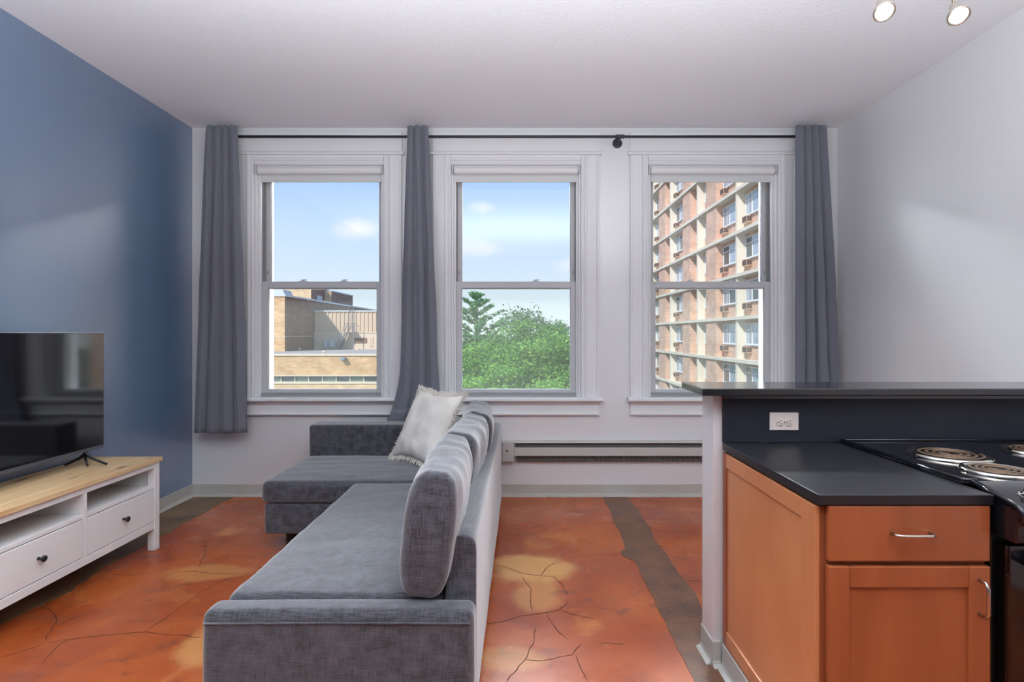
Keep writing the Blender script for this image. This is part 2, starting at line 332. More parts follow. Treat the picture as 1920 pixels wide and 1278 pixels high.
# floor material: acid-stained orange concrete
def floormat():
    m = mat('stained_concrete', srgb(190, 92, 48), .26, spec=.35); t = m.node_tree; n = t.nodes; l = t.links; p = n['Principled BSDF']
    tcn = n.new('ShaderNodeTexCoord'); P = tcn.outputs['Object']
    def noi(s, d=5, dist=0, st=(1, 1, 1)):
        mp = n.new('ShaderNodeMapping'); mp.inputs['Scale'].default_value = st; l.new(P, mp.inputs[0])
        a = n.new('ShaderNodeTexNoise'); a.inputs['Scale'].default_value = s; a.inputs['Detail'].default_value = d; a.inputs['Distortion'].default_value = dist; l.new(mp.outputs[0], a.inputs['Vector']); return a.outputs['Fac']
    def rmp(f, a, b, x=0, y=1):
        r = n.new('ShaderNodeMapRange'); r.inputs[1].default_value = a; r.inputs[2].default_value = b; r.inputs[3].default_value = x; r.inputs[4].default_value = y; l.new(f, r.inputs[0]); r.interpolation_type = 'SMOOTHSTEP'; return r.outputs[0]
    def mixc(f, a, b):
        x = n.new('ShaderNodeMix'); x.data_type = 'RGBA'; l.new(f, x.inputs[0])
        for i, q in ((6, a), (7, b)):
            if hasattr(q, 'links'): l.new(q, x.inputs[i])
            else: x.inputs[i].default_value = q
        return x.outputs[2]
    c = mixc(rmp(noi(1.6, 6, .4), .35, .65), srgb(160, 74, 34), srgb(188, 98, 46))
    c = mixc(rmp(noi(2.3, 6, .8), .56, .72, 0, .55), c, srgb(226, 148, 84))
    c = mixc(rmp(noi(3.1, 7, .5, (1, 2.2, 1)), .54, .72, 0, .6), c, srgb(136, 70, 48))
    c = mixc(rmp(noi(30, 6), .55, .8, 0, .35), c, srgb(150, 84, 58))
    c = mixc(rmp(noi(5.5, 7, 1.2, (1, 1.8, 1)), .58, .74, 0, .6), c, srgb(104, 58, 44))
    c = mixc(rmp(noi(60, 3), .70, .76, 0, .6), c, srgb(224, 170, 120))
    # pale stains with an outline of their own
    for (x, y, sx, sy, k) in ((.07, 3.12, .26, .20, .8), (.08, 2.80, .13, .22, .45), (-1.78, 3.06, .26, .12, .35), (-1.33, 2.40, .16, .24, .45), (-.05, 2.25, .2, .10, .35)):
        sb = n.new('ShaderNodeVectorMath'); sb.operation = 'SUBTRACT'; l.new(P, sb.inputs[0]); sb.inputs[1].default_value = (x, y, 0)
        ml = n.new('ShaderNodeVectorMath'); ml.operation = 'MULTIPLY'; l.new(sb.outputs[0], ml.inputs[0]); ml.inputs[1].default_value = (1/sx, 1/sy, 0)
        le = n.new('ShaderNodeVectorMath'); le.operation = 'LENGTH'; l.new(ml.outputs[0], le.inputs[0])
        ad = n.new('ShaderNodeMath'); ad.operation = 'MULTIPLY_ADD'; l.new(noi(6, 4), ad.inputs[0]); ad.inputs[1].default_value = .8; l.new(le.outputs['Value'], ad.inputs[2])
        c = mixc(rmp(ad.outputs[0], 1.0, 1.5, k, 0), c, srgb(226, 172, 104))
    l.new(c, p.inputs['Base Color'])
    l.new(rmp(noi(5, 2), .3, .7, .24, .36), p.inputs['Roughness'])
    b = n.new('ShaderNodeBump'); b.inputs['Strength'].default_value = .06; b.inputs['Distance'].default_value = .003; l.new(noi(9, 6), b.inputs['Height']); l.new(b.outputs[0], p.inputs['Normal'])
    return m
M['floor'] = floormat()
M['strip'] = mat('brown_patch', srgb(128, 86, 58), .4, vary=srgb(92, 62, 46), vscale=7, detail=8, bump=(40, .5, .003))
M['strip_left'] = mat('dull_brown_patch', srgb(140, 112, 82), .5, vary=srgb(86, 68, 52), vscale=4, detail=8, bump=(40, .5, .003))
for _k in ('strip', 'strip_left'):
    t_ = M[_k].node_tree; p_ = t_.nodes['Principled BSDF']; src = p_.inputs['Base Color'].links[0].from_socket
    tc_ = t_.nodes.new('ShaderNodeTexCoord'); vo_ = t_.nodes.new('ShaderNodeTexVoronoi'); vo_.inputs['Scale'].default_value = 38; t_.links.new(tc_.outputs['Object'], vo_.inputs['Vector'])
    mr_ = t_.nodes.new('ShaderNodeMapRange'); mr_.inputs[1].default_value = .09; mr_.inputs[2].default_value = .15; mr_.inputs[3].default_value = .6; mr_.inputs[4].default_value = 0; t_.links.new(vo_.outputs['Distance'], mr_.inputs[0])
    mx_ = t_.nodes.new('ShaderNodeMix'); mx_.data_type = 'RGBA'; t_.links.new(mr_.outputs[0], mx_.inputs[0]); t_.links.new(src, mx_.inputs[6]); mx_.inputs[7].default_value = srgb(190, 140, 96); t_.links.new(mx_.outputs[2], p_.inputs['Base Color'])
M['crack'] = mat('crack_fill', srgb(70, 38, 26), .8)

# ================================================================== ROOM SHELL
XL, XR, YW, YB, CH = -2.72, 2.616, 4.5, -2.6, 3.043
floor = box('floor', M['floor'], None, XL-.2, XR+.2, YB-.2, YW+.3, -.2, 0, 0); setp(floor, kind='structure')
ceil = box('ceiling', M['ceiling'], None, XL-.2, XR+.2, YB-.2, YW+.3, CH, CH+.25, 0); setp(ceil, kind='structure')
setp(box('wall_left', M['blue_wall'], None, XL-.2, XL, YB, YW, 0, CH, 0), kind='structure')
setp(box('wall_right', M['white_wall'], None, XR, XR+.2, YB, YW, 0, CH, 0), kind='structure')
setp(box('wall_back', M['back_wall'], None, XL-.2, XR+.2, YB-.2, YB, 0, CH, 0), kind='structure')
WC = (-1.667, -.042, 1.583); OW = 1.07; ZS, ZT = .80, 2.73
wb = MB(); xs = [XL-.2]
for c in WC: xs += [c-OW/2, c+OW/2]
xs.append(XR+.2)
for i in range(0, len(xs), 2): wb.box(xs[i], xs[i+1], YW, YW+.3, 0, CH)
for c in WC:
    wb.box(c-OW/2, c+OW/2, YW, YW+.3, 0, ZS); wb.box(c-OW/2, c+OW/2, YW, YW+.3, ZT, CH)
setp(wb.build('wall_front', M['white_wall'], None), kind='structure')
# brown repair strips and cracks of the concrete floor
def ragged(name, m, x0, x1, y0, y1, amp, seed, notch=None, raggedright=True, z=.0025):
    r = random.Random(seed); n = int((y1-y0)/.03)
    Lp, Rp = [], []
    for i in range(n+1):
        y = y0+(y1-y0)*i/n
        a = noise.noise((y*3, seed, 0))*amp*1.2+noise.noise((y*14, seed, 3))*amp*.5
        b = noise.noise((y*3, seed+5, 0))*amp*1.2+noise.noise((y*14, seed+5, 3))*amp*.5
        xl = x0+a
        if notch and notch[0] < y < notch[1]: xl -= notch[2]*math.sin(PI*(y-notch[0])/(notch[1]-notch[0]))
        Lp.append((xl if notch is not None or seed < 50 else x0, y)); Rp.append((x1+(b if raggedright else 0), y))
    v = []; f = []
    for zz in (z, 0.0002):
        for p in Lp: v.append((p[0], p[1], zz))
        for p in Rp: v.append((p[0], p[1], zz))
    k = n+1
    for i in range(n):
        f.append((i, k+i, k+i+1, i+1)); f.append((2*k+i, i, i+1, 2*k+i+1)); f.append((k+i, 3*k+i, 3*k+i+1, k+i+1))
    return MB().add(v, f).build(name, m, floor)
ragged('repair_strip', M['strip'], .668, .885, 1.0, 4.47, .02, 3, (3.20, 3.42, .06))['label'] = 'dark brown ragged concrete strip running to the window wall'
ragged('repair_strip', M['strip_left'], -2.71, -2.38, 1.2, 4.47, .05, 60)['label'] = 'dull brown rough concrete strip along the blue wall'
def fl(u, v):
    Y = F*H/(v-VY); return ((u-VX)*Y/F, Y)
ck = []
for pts in ([(0, 1130), (140, 1090), (270, 1045), (440, 1018), (620, 998), (760, 985), (880, 975), (1010, 993), (1130, 998), (1215, 1015)],
            [(210, 810), (290, 840), (330, 870), (335, 920), (290, 1000), (280, 1030)], [(335, 945), (430, 900), (540, 855)],
            [(240, 1180), (300, 1115), (340, 1070), (360, 1045), (430, 1025)], [(880, 965), (1000, 890), (1080, 830), (1180, 760), (1290, 690), (1400, 650)],
            [(640, 630), (800, 632), (900, 625), (950, 600)], [(1190, 590), (1225, 520), (1235, 480), (1230, 440), (1280, 400), (1380, 330)],
            [(1040, 620), (1150, 610), (1270, 625), (1450, 628)], [(1200, 285), (1300, 315), (1380, 322)], [(1000, 520), (1020, 480), (950, 460), (960, 420)]):
    ck.append([fl(x/3.21, 880+y/3.21) for x, y in pts])
for pts in ([(230, 535), (300, 550), (400, 590), (520, 605), (600, 610), (660, 665), (690, 735)], [(520, 605), (560, 550), (620, 520)],
            [(410, 610), (415, 640), (460, 690), (455, 760), (465, 830)], [(165, 915), (300, 890), (400, 860), (540, 840), (640, 825), (700, 760)],
            [(640, 825), (750, 855), (870, 880)], [(550, 845), (600, 910), (620, 950), (700, 1010)], [(300, 1278), (400, 1160), (440, 1100), (480, 1020), (480, 930)],
            [(420, 1135), (520, 1145), (620, 1125), (720, 1105), (775, 1035)], [(740, 1110), (790, 1230), (820, 1278)], [(700, 490), (850, 475), (1030, 465)],
            [(880, 1035), (1060, 1035)], [(1180, 240), (1300, 245), (1540, 255)], [(1220, 320), (1400, 330), (1540, 332)], [(1430, 640), (1540, 635)]):
    ck.append([fl(860+x/3.381, 900+y/3.381) for x, y in pts])
for i, pl in enumerate(ck):
    q = []
    for a, b in zip(pl[:-1], pl[1:]):
        n_ = max(2, int(math.dist(a, b)/.02))
        for k in range(n_):
            t = k/n_; q.append((a[0]+(b[0]-a[0])*t, a[1]+(b[1]-a[1])*t))
    q.append(pl[-1]); v = []; f = []
    for k, p in enumerate(q):
        a = q[max(k-1, 0)]; b = q[min(k+1, len(q)-1)]; d = Vector((b[0]-a[0], b[1]-a[1])).normalized(); nn = Vector((-d.y, d.x))
        j = noise.noise((p[0]*18, p[1]*18, i))*.008
        wd = .0014+.0016*abs(noise.noise((p[0]*30, p[1]*30, i+9)))
        if k in (0, len(q)-1): wd = .0004
        c = Vector(p)+nn*j
        for s in (-1, 1): e = c+nn*s*wd; v.append((e.x, e.y, .0007))
        if k: f.append((2*k-2, 2*k-1, 2*k+1, 2*k))
    MB().add(v, f).build('crack', M['crack'], floor)
# vinyl cove baseboards
def cove(name, x0, x1, y0, y1, nx, ny, parent=None, h=.1):
    # profile swept from (x0,y0) to (x1,y1) along a wall whose room side is (nx,ny)
    prof = [(0, 0), (.028, 0), (.026, .004), (.010, .012), (.006, .024), (.005, h-.003), (.003, h), (0, h)]
    v = [(x0+nx*d, y0+ny*d, z+.0005) for d, z in prof]+[(x1+nx*d, y1+ny*d, z+.0005) for d, z in prof]; n = len(prof)
    f = [tuple(range(n)), tuple(range(n, 2*n))]+[(i, (i+1) % n, n+(i+1) % n, n+i) for i in range(n)]
    return MB().add(v, f).build(name, M['vinyl'], parent)
setp(cove('baseboard_front', XL, XR, YW, YW, 0, -1), kind='structure')
setp(cove('baseboard_left', XL, XL, YB, YW, 1, 0), kind='structure')
setp(cove('baseboard_right', XR, XR, 2.5, YW, -1, 0), kind='structure')
# ------------------------------------------------------------------ windows
def ring(b, x0, x1, z0, z1, w, y0, y1, wt=None, wbm=None):
    wt = w if wt is None else wt; wbm = w if wbm is None else wbm
    b.box(x0, x0+w, y0, y1, z0, z1); b.box(x1-w, x1, y0, y1, z0, z1)
    b.box(x0+w, x1-w, y0, y1, z1-wt, z1); b.box(x0+w, x1-w, y0, y1, z0, z0+wbm); return b
ZM = 1.34+91.5/222
CASW = .15
for i, c in enumerate(WC):
    x0, x1 = c-OW/2, c+OW/2
    wroot = empty('window_%d' % (i+1), (c, YW, ZS), kind='structure')
    for s, xi in ((-1, x0), (1, x1)):
        # casing: flat outer board, raised inner moulding with steps
        pr = [(0, .003), (0, -.020), (.004, -.028), (.014, -.030), (.020, -.024), (.028, -.022), (.034, -.034), (.046, -.036), (.052, -.022), (.128, -.020), (.132, -.028), (CASW-.002, -.028), (CASW, .003)]
        pts = [(xi+s*a, YW+b) for a, b in pr]
        MB().prism(pts if s > 0 else pts[::-1], 'z', ZS+.02, ZT+.085).build('casing', M['trim'], wroot)
    # head casing
    pr = [(0.0, .003), (0, -.020), (.010, -.030), (.022, -.026), (.032, -.022), (.040, -.034), (.052, -.036), (.060, -.024), (.085, -.024), (.086, .003)]
    MB().prism([(YW+b, ZT+a) for a, b in pr], 'x', x0, x1).build('head_casing', M['trim'], wroot)
    xa, xb = x0-CASW, x1+CASW
    pr = [(.003, ZT+.083), (-.040, ZT+.083), (-.044, ZT+.090), (-.044, ZT+.100), (-.036, ZT+.104), (-.024, ZT+.112), (-.020, ZT+.120), (.003, ZT+.120)]
    MB().prism([(YW+a, b) for a, b in pr], 'x', xa-.018, xb+.018).build('head_moulding', M['trim'], wroot)
    MB().prism([(YW+a, b) for a, b in [(.003, ZT+.12), (-.020, ZT+.12), (-.020, 2.965), (-.034, 2.972), (-.038, 2.990), (-.034, 2.998), (.003, 2.998)]], 'x', xa, xb).build('head_board', M['trim'], wroot)
    # stool and apron
    st = [(YW+.08, ZS+.02), (YW+.08, ZS-.012), (YW-.070, ZS-.012), (YW-.078, ZS-.004), (YW-.078, ZS+.010), (YW-.070, ZS+.018), (YW-.060, ZS+.02)]
    MB().prism(st, 'x', xa-.022, xb+.022).build('sill', M['trim'], wroot)
    ap = [(YW+.003, ZS-.012), (YW-.050, ZS-.012), (YW-.048, ZS-.022), (YW-.036, ZS-.034), (YW-.026, ZS-.045), (YW-.026, ZS-.105), (YW-.036, ZS-.112), (YW-.036, ZS-.124), (YW+.003, ZS-.128)]
    MB().prism(ap, 'x', xa+.003, xb-.003).build('apron', M['trim'], wroot)
    # jamb liners / stops / outer frame
    b = MB()
    for s, xi in ((1, x0), (-1, x1)):
        def bx(a0, a1, y0, y1, z0=ZS+.02, z1=ZT, bb=b): bb.box(min(xi+s*a0, xi+s*a1), max(xi+s*a0, xi+s*a1), y0, y1, z0, z1)
        bx(0, .018, YW+.0, YW+.30); bx(.018, .034, YW+.03, YW+.055); bx(.018, .03, YW+.20, YW+.28)
    b.box(x0+.018, x1-.018, YW, YW+.30, ZT-.02, ZT); b.box(x0+.018, x1-.018, YW+.081, YW+.32, ZS, ZS+.025)
    b.build('jamb', M['trim'], wroot, .002)
    b = MB()
    for s, xi in ((1, x0), (-1, x1)):
        b.box(min(xi+s*.018, xi+s*.024), max(xi+s*.018, xi+s*.024), YW+.055, YW+.2, ZS+.03, ZT-.02)
        b.box(min(xi+s*.024, xi+s*.040), max(xi+s*.024, xi+s*.040), YW+.112, YW+.12, ZM, ZT-.02)
    b.box(x0+.034, x1-.034, YW+.03, YW+.08, ZS+.02, ZS+.046)
    b.build('track', M['track'], wroot, .001)
    # sashes
    y0 = YW+.058; sx0, sx1 = x0+.026, x1-.026
    lo = ring(MB(), sx0, sx1, ZS+.047, ZM+.028, .052, y0, y0+.045, .055, .028)
    ring(lo, sx0+.046, sx1-.046, ZS+.069, ZM-.021, .010, y0+.010, y0+.034)
    lo = lo.build('lower_sash', M['sash'], wroot, .003)
    box('pane', M['glass_low'], lo, sx0+.05, sx1-.05, y0+.020, y0+.024, ZS+.073, ZM-.025, 0)
    y1 = YW+.122
    up = ring(MB(), sx0, sx1, ZM-.03, ZT-.03, .048, y1, y1+.045, .05, .055)
    ring(up, sx0+.042, sx1-.042, ZM+.018, ZT-.075, .010, y1+.010, y1+.034)
    up = up.build('upper_sash', M['sash'], wroot, .003)
    box('pane', M['glass'], up, sx0+.046, sx1-.046, y1+.020, y1+.024, ZM+.02, ZT-.078, 0)
    for lx in {0: (568, 645), 1: (1004,), 2: (1294, 1372)}[i]:
        X = (lx-VX)*(y0+.03)/F
        l_ = MB().lathe([(.014, 0), (.014, .010), (.009, .018)], (X, y0+.028, ZM+.028), n=12).box(X-.004, X+.032, y0+.018, y0+.030, ZM+.040, ZM+.048).box(X-.03, X+.03, y0+.012, y0+.044, ZM+.028, ZM+.034)
        l_.build('sash_lock', M['sash'], lo)
    for lx in (sx0+.024, sx1-.024):
        MB().box(lx-.004, lx+.004, y1-.006, y1, ZM+.09, ZM+.125).build('tilt_latch', M['track'], up)
    # roller blind: thing of its own
    nm = ('left', 'middle', 'right')[i]
    bl = empty('roller_blind', (c, YW+.02, ZT-.02), 'white roller blind rolled up at the top of the %s window' % nm, 'blind', 'rolled up blinds in the window heads')
    zb = ZT-.038
    # roll with a fascia, hanging strip of cloth, hem bar, end brackets
    autosmooth(MB().lathe([(.006, .0), (.031, .0), (.031, OW-.05), (.006, OW-.05)], (x0+.025, YW+.012, zb), (1, 0, 0), 24).build('roll', M['blind'], bl))
    box('shade_cloth', M['hem'], bl, x0+.034, x1-.034, YW+.026, YW+.030, ZT-.122, ZT-.045, .0)
    box('hem_bar', M['hem'], bl, x0+.034, x1-.034, YW+.022, YW+.034, ZT-.128, ZT-.108, .003)
    for xx in (x0+.006, x1-.022):
        MB().prism([(YW-.022, ZT-.002), (YW+.05, ZT-.002), (YW+.05, ZT-.055), (YW+.03, ZT-.072), (YW-.006, ZT-.072), (YW-.022, ZT-.055)], 'x', xx, xx+.014).build('bracket', M['sash'], bl, .002)
# ------------------------------------------------------------------ half wall of the kitchen bar, backsplash
wk = box('wall_kitchen', M['white_wall'], None, .777, XR, 2.20, 2.335, 0, 1.098, .002); setp(wk, kind='structure')
b1 = cove('baseboard_kitchen', .777, .777, 2.20, 2.335, -1, 0); setp(b1, kind='structure')
cove('end_strip', .772, .806, 2.20, 2.20, 0, -1, b1)
cove('far_strip', .777, XR, 2.335, 2.335, 0, 1, b1)

# ================================================================== CURTAINS AND ROD
def curtain(name, label, xt, xb, zt, zb, n, yc, seed, at, ab, mid=None, flare=None):
    nu, nv = n*24, 60; v = []; f = []
    for j in range(nv+1):
        t = j/nv; z = zt+(zb-zt)*t; e = t**.9
        x0 = xt[0]+(xb[0]-xt[0])*e; x1 = xt[1]+(xb[1]-xt[1])*e
        if flare: x0 -= flare*max(0, t-.78)**2*20
        for i in range(nu+1):
            s = i/nu
            ss = s+.022*math.sin(2*PI*s*2.3+seed)*(t)+.012*math.sin(2*PI*s*5+seed*2)*t
            ph = 2*PI*n*ss
            amp = at+(ab-at)*t
            fold = math.sin(ph+.25*math.sin(t*3+seed+s*9))
            # sharpen folds a little
            fold = .3*fold+.7*(1-2*abs(math.sin(ph/2+.2*math.sin(t*3+seed+s*9))))
            y = yc+amp*fold*(.75+.35*noise.noise((s*n*1.1, t*1.5, seed)))
            x = x0+(x1-x0)*ss+.35*amp*math.sin(2*ph+seed)*.5*t + .006*noise.noise((s*12, t*6, seed))
            zz = z + (.004*math.sin(ph) if j == 0 else 0) + (.012*noise.noise((s*4, 3, seed)) if t > .97 else 0)
            y += .006*noise.noise((s*10, t*7, seed+2))*t
            v.append((x, y, zz))
    for j in range(nv):
        for i in range(nu): f.append((j*(nu+1)+i, j*(nu+1)+i+1, (j+1)*(nu+1)+i+1, (j+1)*(nu+1)+i))
    root = empty(name, ((xt[0]+xt[1])/2, yc, zb), label, 'curtain', 'grey curtains on the window rod')
    o = MB().add(v, f).build('cloth', M['curtain'], root, smooth=True)
    s_ = o.modifiers.new('solid', 'SOLIDIFY'); s_.thickness = .003
    # bottom hem as a doubled band
    hv = v[-(nu+1)*5:]; hf = []
    for j in range(4):
        for i in range(nu): hf.append((j*(nu+1)+i, j*(nu+1)+i+1, (j+1)*(nu+1)+i+1, (j+1)*(nu+1)+i))
    hv = [(p[0], p[1]-.003, p[2]-.001) for p in hv]
    h = MB().add(hv, hf).build('hem', M['curtain'], root, smooth=True); s_ = h.modifiers.new('solid', 'SOLIDIFY'); s_.thickness = .003
    return root
YC = 4.395; YF = YC-.046
curtain('curtain', 'grey curtain hanging full length beside the blue wall, left of the left window', (-2.52, -2.27), (-2.63, -2.205), 3.004, .555, 4, YF-.004, 1.3, .030, .050)
curtain('curtain', 'narrow grey curtain between the left and middle windows, falling behind the sofa', (-.91, -.745), (-.975, -.64), 3.004, .58, 3, YF-.002, 4.1, .026, .040, flare=.12)
curtain('curtain', 'grey curtain at the right window, its foot hidden behind the kitchen bar', (2.20, 2.44), (2.18, 2.575), 3.004, .555, 4, YF-.004, 7.7, .030, .048)
rod = empty('curtain_rod', (.0, YC, 2.935), 'long dark iron pipe curtain rod running above all three windows', 'curtain rod')
MB().tube([(-2.50, YC, 2.935), (2.425, YC, 2.935)], .0105, 14).build('pipe', M['iron'], rod, smooth=True)
for bxp in (-2.40, .795, 2.33):
    fb = MB(); z = 2.915 if abs(bxp) < 2 else 2.935
    fb.lathe([(.040, 0), (.040, .006), (.036, .010), (.020, .012), (.018, .024), (.014, .026)], (bxp, YW-.0005, z), (0, -1, 0), 24)
    for k in range(4):
        a = PI/4+k*PI/2; fb.lathe([(.006, .009), (.006, .012), (.003, .014)], (bxp+.029*math.cos(a), YW, z+.029*math.sin(a)), (0, -1, 0), 8)
    fb.tube([(bxp, YW-.02, z), (bxp, YC+.02, z), (bxp, YC, z+(2.935-z)*.5), (bxp, YC, 2.935)], .0115, 12)
    fb.tube([(bxp-.03, YC, 2.935), (bxp+.035, YC, 2.935)], .0155, 14)
    autosmooth(fb.build('flange', M['iron'], rod))

# ================================================================== BASEBOARD HEATER
ht = empty('baseboard_heater', (.9, YW, .375), 'long beige electric baseboard heater on the wall under the windows', 'heater')
hx0, hx1, zb_, zt_ = -.155, 2.45, .285, .465
box('back_plate', M['heater'], ht, hx0, hx1, YW-.012, YW-.0005, zb_, zt_, .001)
MB().prism([(YW-.012, zt_), (YW-.060, zt_-.004), (YW-.066, zt_-.012), (YW-.060, zt_-.016), (YW-.012, zt_-.014)], 'x', hx0, hx1).build('top_rail', M['heater'], ht)
box('upper_slot', M['heater_dark'], ht, hx0+.12, hx1, YW-.030, YW-.012, .412, .450, 0)
box('lower_slot', M['heater_dark'], ht, hx0+.12, hx1, YW-.030, YW-.012, .290, .345, 0)
box('front_panel', M['heater'], ht, hx0+.10, hx1, YW-.066, YW-.030, .345, .412, .004)
box('end_box', M['heater'], ht, hx0, hx0+.10, YW-.068, YW-.012, .30, .450, .003)
MB().lathe([(.008, 0), (.008, .004), (.002, .006)], (hx0+.04, YW-.068, .388), (0, -1, 0), 12).build('screw', M['iron'], ht)
fn = MB()
for k in range(60): fn.box(hx0+.14+k*.042, hx0+.142+k*.042, YW-.055, YW-.030, .30, .345)
setp(fn.build('fins', M['heater_dark'], ht), kind='stuff')

# ================================================================== SOFA
SX = -.153; sofa = empty('corner_sofa', (-.8, 3.0, 0), 'dark grey linen corner sofa with chaise end at the windows', 'sofa')
def nz3(p, s, k): return noise.noise((p[0]*s+k, p[1]*s, p[2]*s))
def wrinkle(k, amp=.004, puff=.01, s=5):
    def d(q, hs):
        top = max(0, q.z/hs[2]); e = max(0, 1-(q.x/hs[0])**2)*max(0, 1-(q.y/hs[1])**2)
        return Vector((nz3(q, s, k)*amp, nz3(q, s, k+7)*amp, (puff*e+nz3((q.x, q.y*3, q.z), s, k+13)*amp)*top))
    return d
lin = M['linen']
MB().tube([(-1.030, 1.7590, .404), (-.6, 1.7575, .406), (SX-.012, 1.7590, .404)], .0028, 6).build('piping', lin, sofa, smooth=True)
# near low end block
roundbox('end_block', lin, sofa, -1.042, SX, 1.76, 1.868, .06, .438, .03, 12, wrinkle(1, .003, .006))
roundbox('base', lin, sofa, -1.012, SX-.004, 1.872, 3.34, .06, .285, .015, 8, wrinkle(2, .002, 0))
roundbox('seat_cushion', lin, sofa, -1.022, -.262, 1.874, 3.305, .292, .440, .035, 26, wrinkle(3, .005, .012, 6))
roundbox('chaise_base', lin, sofa, -1.572, SX-.004, 3.325, 4.26, .116, .30, .018, 10, wrinkle(4, .002, 0))
roundbox('chaise_cushion', lin, sofa, -1.590, -.262, 3.310, 4.060, .304, .440, .04, 24, wrinkle(5, .004, .012, 5))
roundbox('armrest', lin, sofa, -1.588, -.26, 4.064, 4.265, .30, .660, .022, 12, wrinkle(6, .002, .002))
# backrest: leaning prism with rounded top
def back_prof():
    o = []
    for (x, z) in ((SX-.112, .30), (SX-.108, .44), (SX-.092, .615)): o.append((x, z))
    for k in range(7):
        a = PI-k*PI/6*1.0; o.append((SX-.046+math.cos(a)*.044, .622+math.sin(a)*.032))
    o += [(SX, .60), (SX+.001, .4), (SX, .06), (SX-.05, .06), (SX-.112, .10)]
    return o
pf = back_prof(); ys = [1.870+(4.272-1.870)*i/60 for i in range(61)]; n = len(pf); v = []; f = []
for j, y in enumerate(ys):
    e = min(1, min(j, 60-j)/1.0)
    for (x, z) in pf:
        k = .004*(1-e)
        cx = SX-.05; x_ = x+(cx-x)*k*4; z_ = z-(k*2 if z > .5 else 0)
        v.append((x_+nz3((x, y, z), 3, 4)*.003, y, z_+nz3((x, y, z), 4, 9)*.004*(z > .5)))
for j in range(60):
    for i in range(n): f.append((j*n+i, j*n+(i+1) % n, (j+1)*n+(i+1) % n, (j+1)*n+i))
f += [tuple(range(n)), tuple(60*n+i for i in range(n))]
autosmooth(MB().add(v, f).build('backrest', lin, sofa, .006), .8)
for (x, y) in ((-1.44, 3.42), (-1.44, 4.14), (-.95, 1.95), (-.3, 1.95), (-.3, 4.1)):
    MB().lathe([(.032, 0.001), (.036, .125)], (x, y, 0), n=4 if 0 else 16).build('foot', M['dark'], sofa)
# cushions
def cushion_mesh(w, h, t, k, n=34, pinch=.06, wr=.012, flop=.0, rough=1.0, box=0.0):
    """w along local x, h along local z, thickness along local y"""
    v = []; f = []; idx = {}
    for side in (1, -1):
        for j in range(n+1):
            for i in range(n+1):
                a, b = -1+2*i/n, -1+2*j/n
                a_ = math.sin(a*PI/2)*.6+a*.4; b_ = math.sin(b*PI/2)*.6+b*.4
                edge = i in (0, n) or j in (0, n)
                if edge and side < 0: idx[(side, i, j)] = idx[(1, i, j)]; continue
                x = w/2*a_*(1-pinch*(1-b_*b_)**1 * (abs(a_)**2)); z = h/2*b_*(1-pinch*(1-a_*a_)*(abs(b_)**2))
                ea, eb = (9, 5) if box else (2.6, 2.6)
                th = t/2*((max(0, 1-abs(a_)**ea))**.5*(max(0, 1-abs(b_)**eb))**.5)
                y = side*th
                r = noise.noise((a_*2.2+k, b_*2.2, side*3))*wr*2*(th/(t/2))
                radial = math.sin(math.atan2(b_, a_)*11+k+3*noise.noise((a_*2, b_*2, k)))*wr*.55*max(abs(a_), abs(b_))**3*(th/(t/2))
                y += (r+radial)*rough
                x += noise.noise((a_*3, b_*3, k+5))*.008; z += noise.noise((a_*3, b_*3, k+15))*.008
                idx[(side, i, j)] = len(v); v.append((x, y, z))
    for side in (1, -1):
        for j in range(n):
            for i in range(n):
                q = (idx[(side, i, j)], idx[(side, i+1, j)], idx[(side, i+1, j+1)], idx[(side, i, j+1)])
                f.append(q if side < 0 else q[::-1])
    me = bpy.data.meshes.new('cushion'); me.from_pydata(v, [], f); me.polygons.foreach_set('use_smooth', [True]*len(f)); return me
def seam_loop(w, h, k, pinch, n=34):
    pts = []
    def P(a, b):
        a_ = math.sin(a*PI/2)*.6+a*.4; b_ = math.sin(b*PI/2)*.6+b*.4
        return (w/2*a_*(1-pinch*(1-b_*b_)*(abs(a_)**2))+noise.noise((a_*3, b_*3, k+5))*.008, 0, h/2*b_*(1-pinch*(1-a_*a_)*(abs(b_)**2))+noise.noise((a_*3, b_*3, k+15))*.008)
    for i in range(n): pts.append(P(-1+2*i/n, -1))
    for i in range(n): pts.append(P(1, -1+2*i/n))
    for i in range(n): pts.append(P(1-2*i/n, 1))
    for i in range(n): pts.append(P(-1, 1-2*i/n))
    return pts
def back_cushion(loc, w, h, t, tilt, yaw, k, label):
    # local x thickness, local y width, local z height
    def d(q, hs):
        ex, ey, ez = q.x/hs[0], q.y/hs[1], q.z/hs[2]
        puff = .024*max(0, 1-ey**2)**.5*max(0, 1-ez**2)**.5*ex
        top = max(0, ez)
        wr = noise.noise((q.x*5+k, q.y*16, q.z*4))*.010*(.35+top)+noise.noise((q.x*9+k, q.y*9, q.z*9))*.004
        sag = -.012*(1-ey**2)*top*0+.016*(abs(ey)**6)*top - .010*math.cos(ey*2.2)*top*.3
        v = Vector((puff+wr*ex, ey*.018*max(0, 1-ez**2), wr*.6*ez+sag))
        # pinch the lower corners, keep upper ears
        v.x -= ex*.028*(abs(ez)**5)
        v.x -= .012*ez*ez*0
        return v
    o = roundbox('back_cushion', lin, None, -t/2, t/2, -w/2, w/2, -h/2, h/2, .032, 24, d)
    o.data.transform(Matrix.Rotation(yaw, 4, 'Z') @ Matrix.Rotation(tilt, 4, 'Y'))
    o.location = loc
    return setp(o, label, 'cushion', 'back cushions leaning on the sofa backrest')
back_cushion((-.318, 2.160, .660), .69, .42, .155, .13, .02, 2, 'large grey back cushion nearest the camera, its dark end facing us')
back_cushion((-.312, 2.855, .655), .63, .43, .17, .18, -.05, 5, 'grey back cushion in the middle of the row of three')
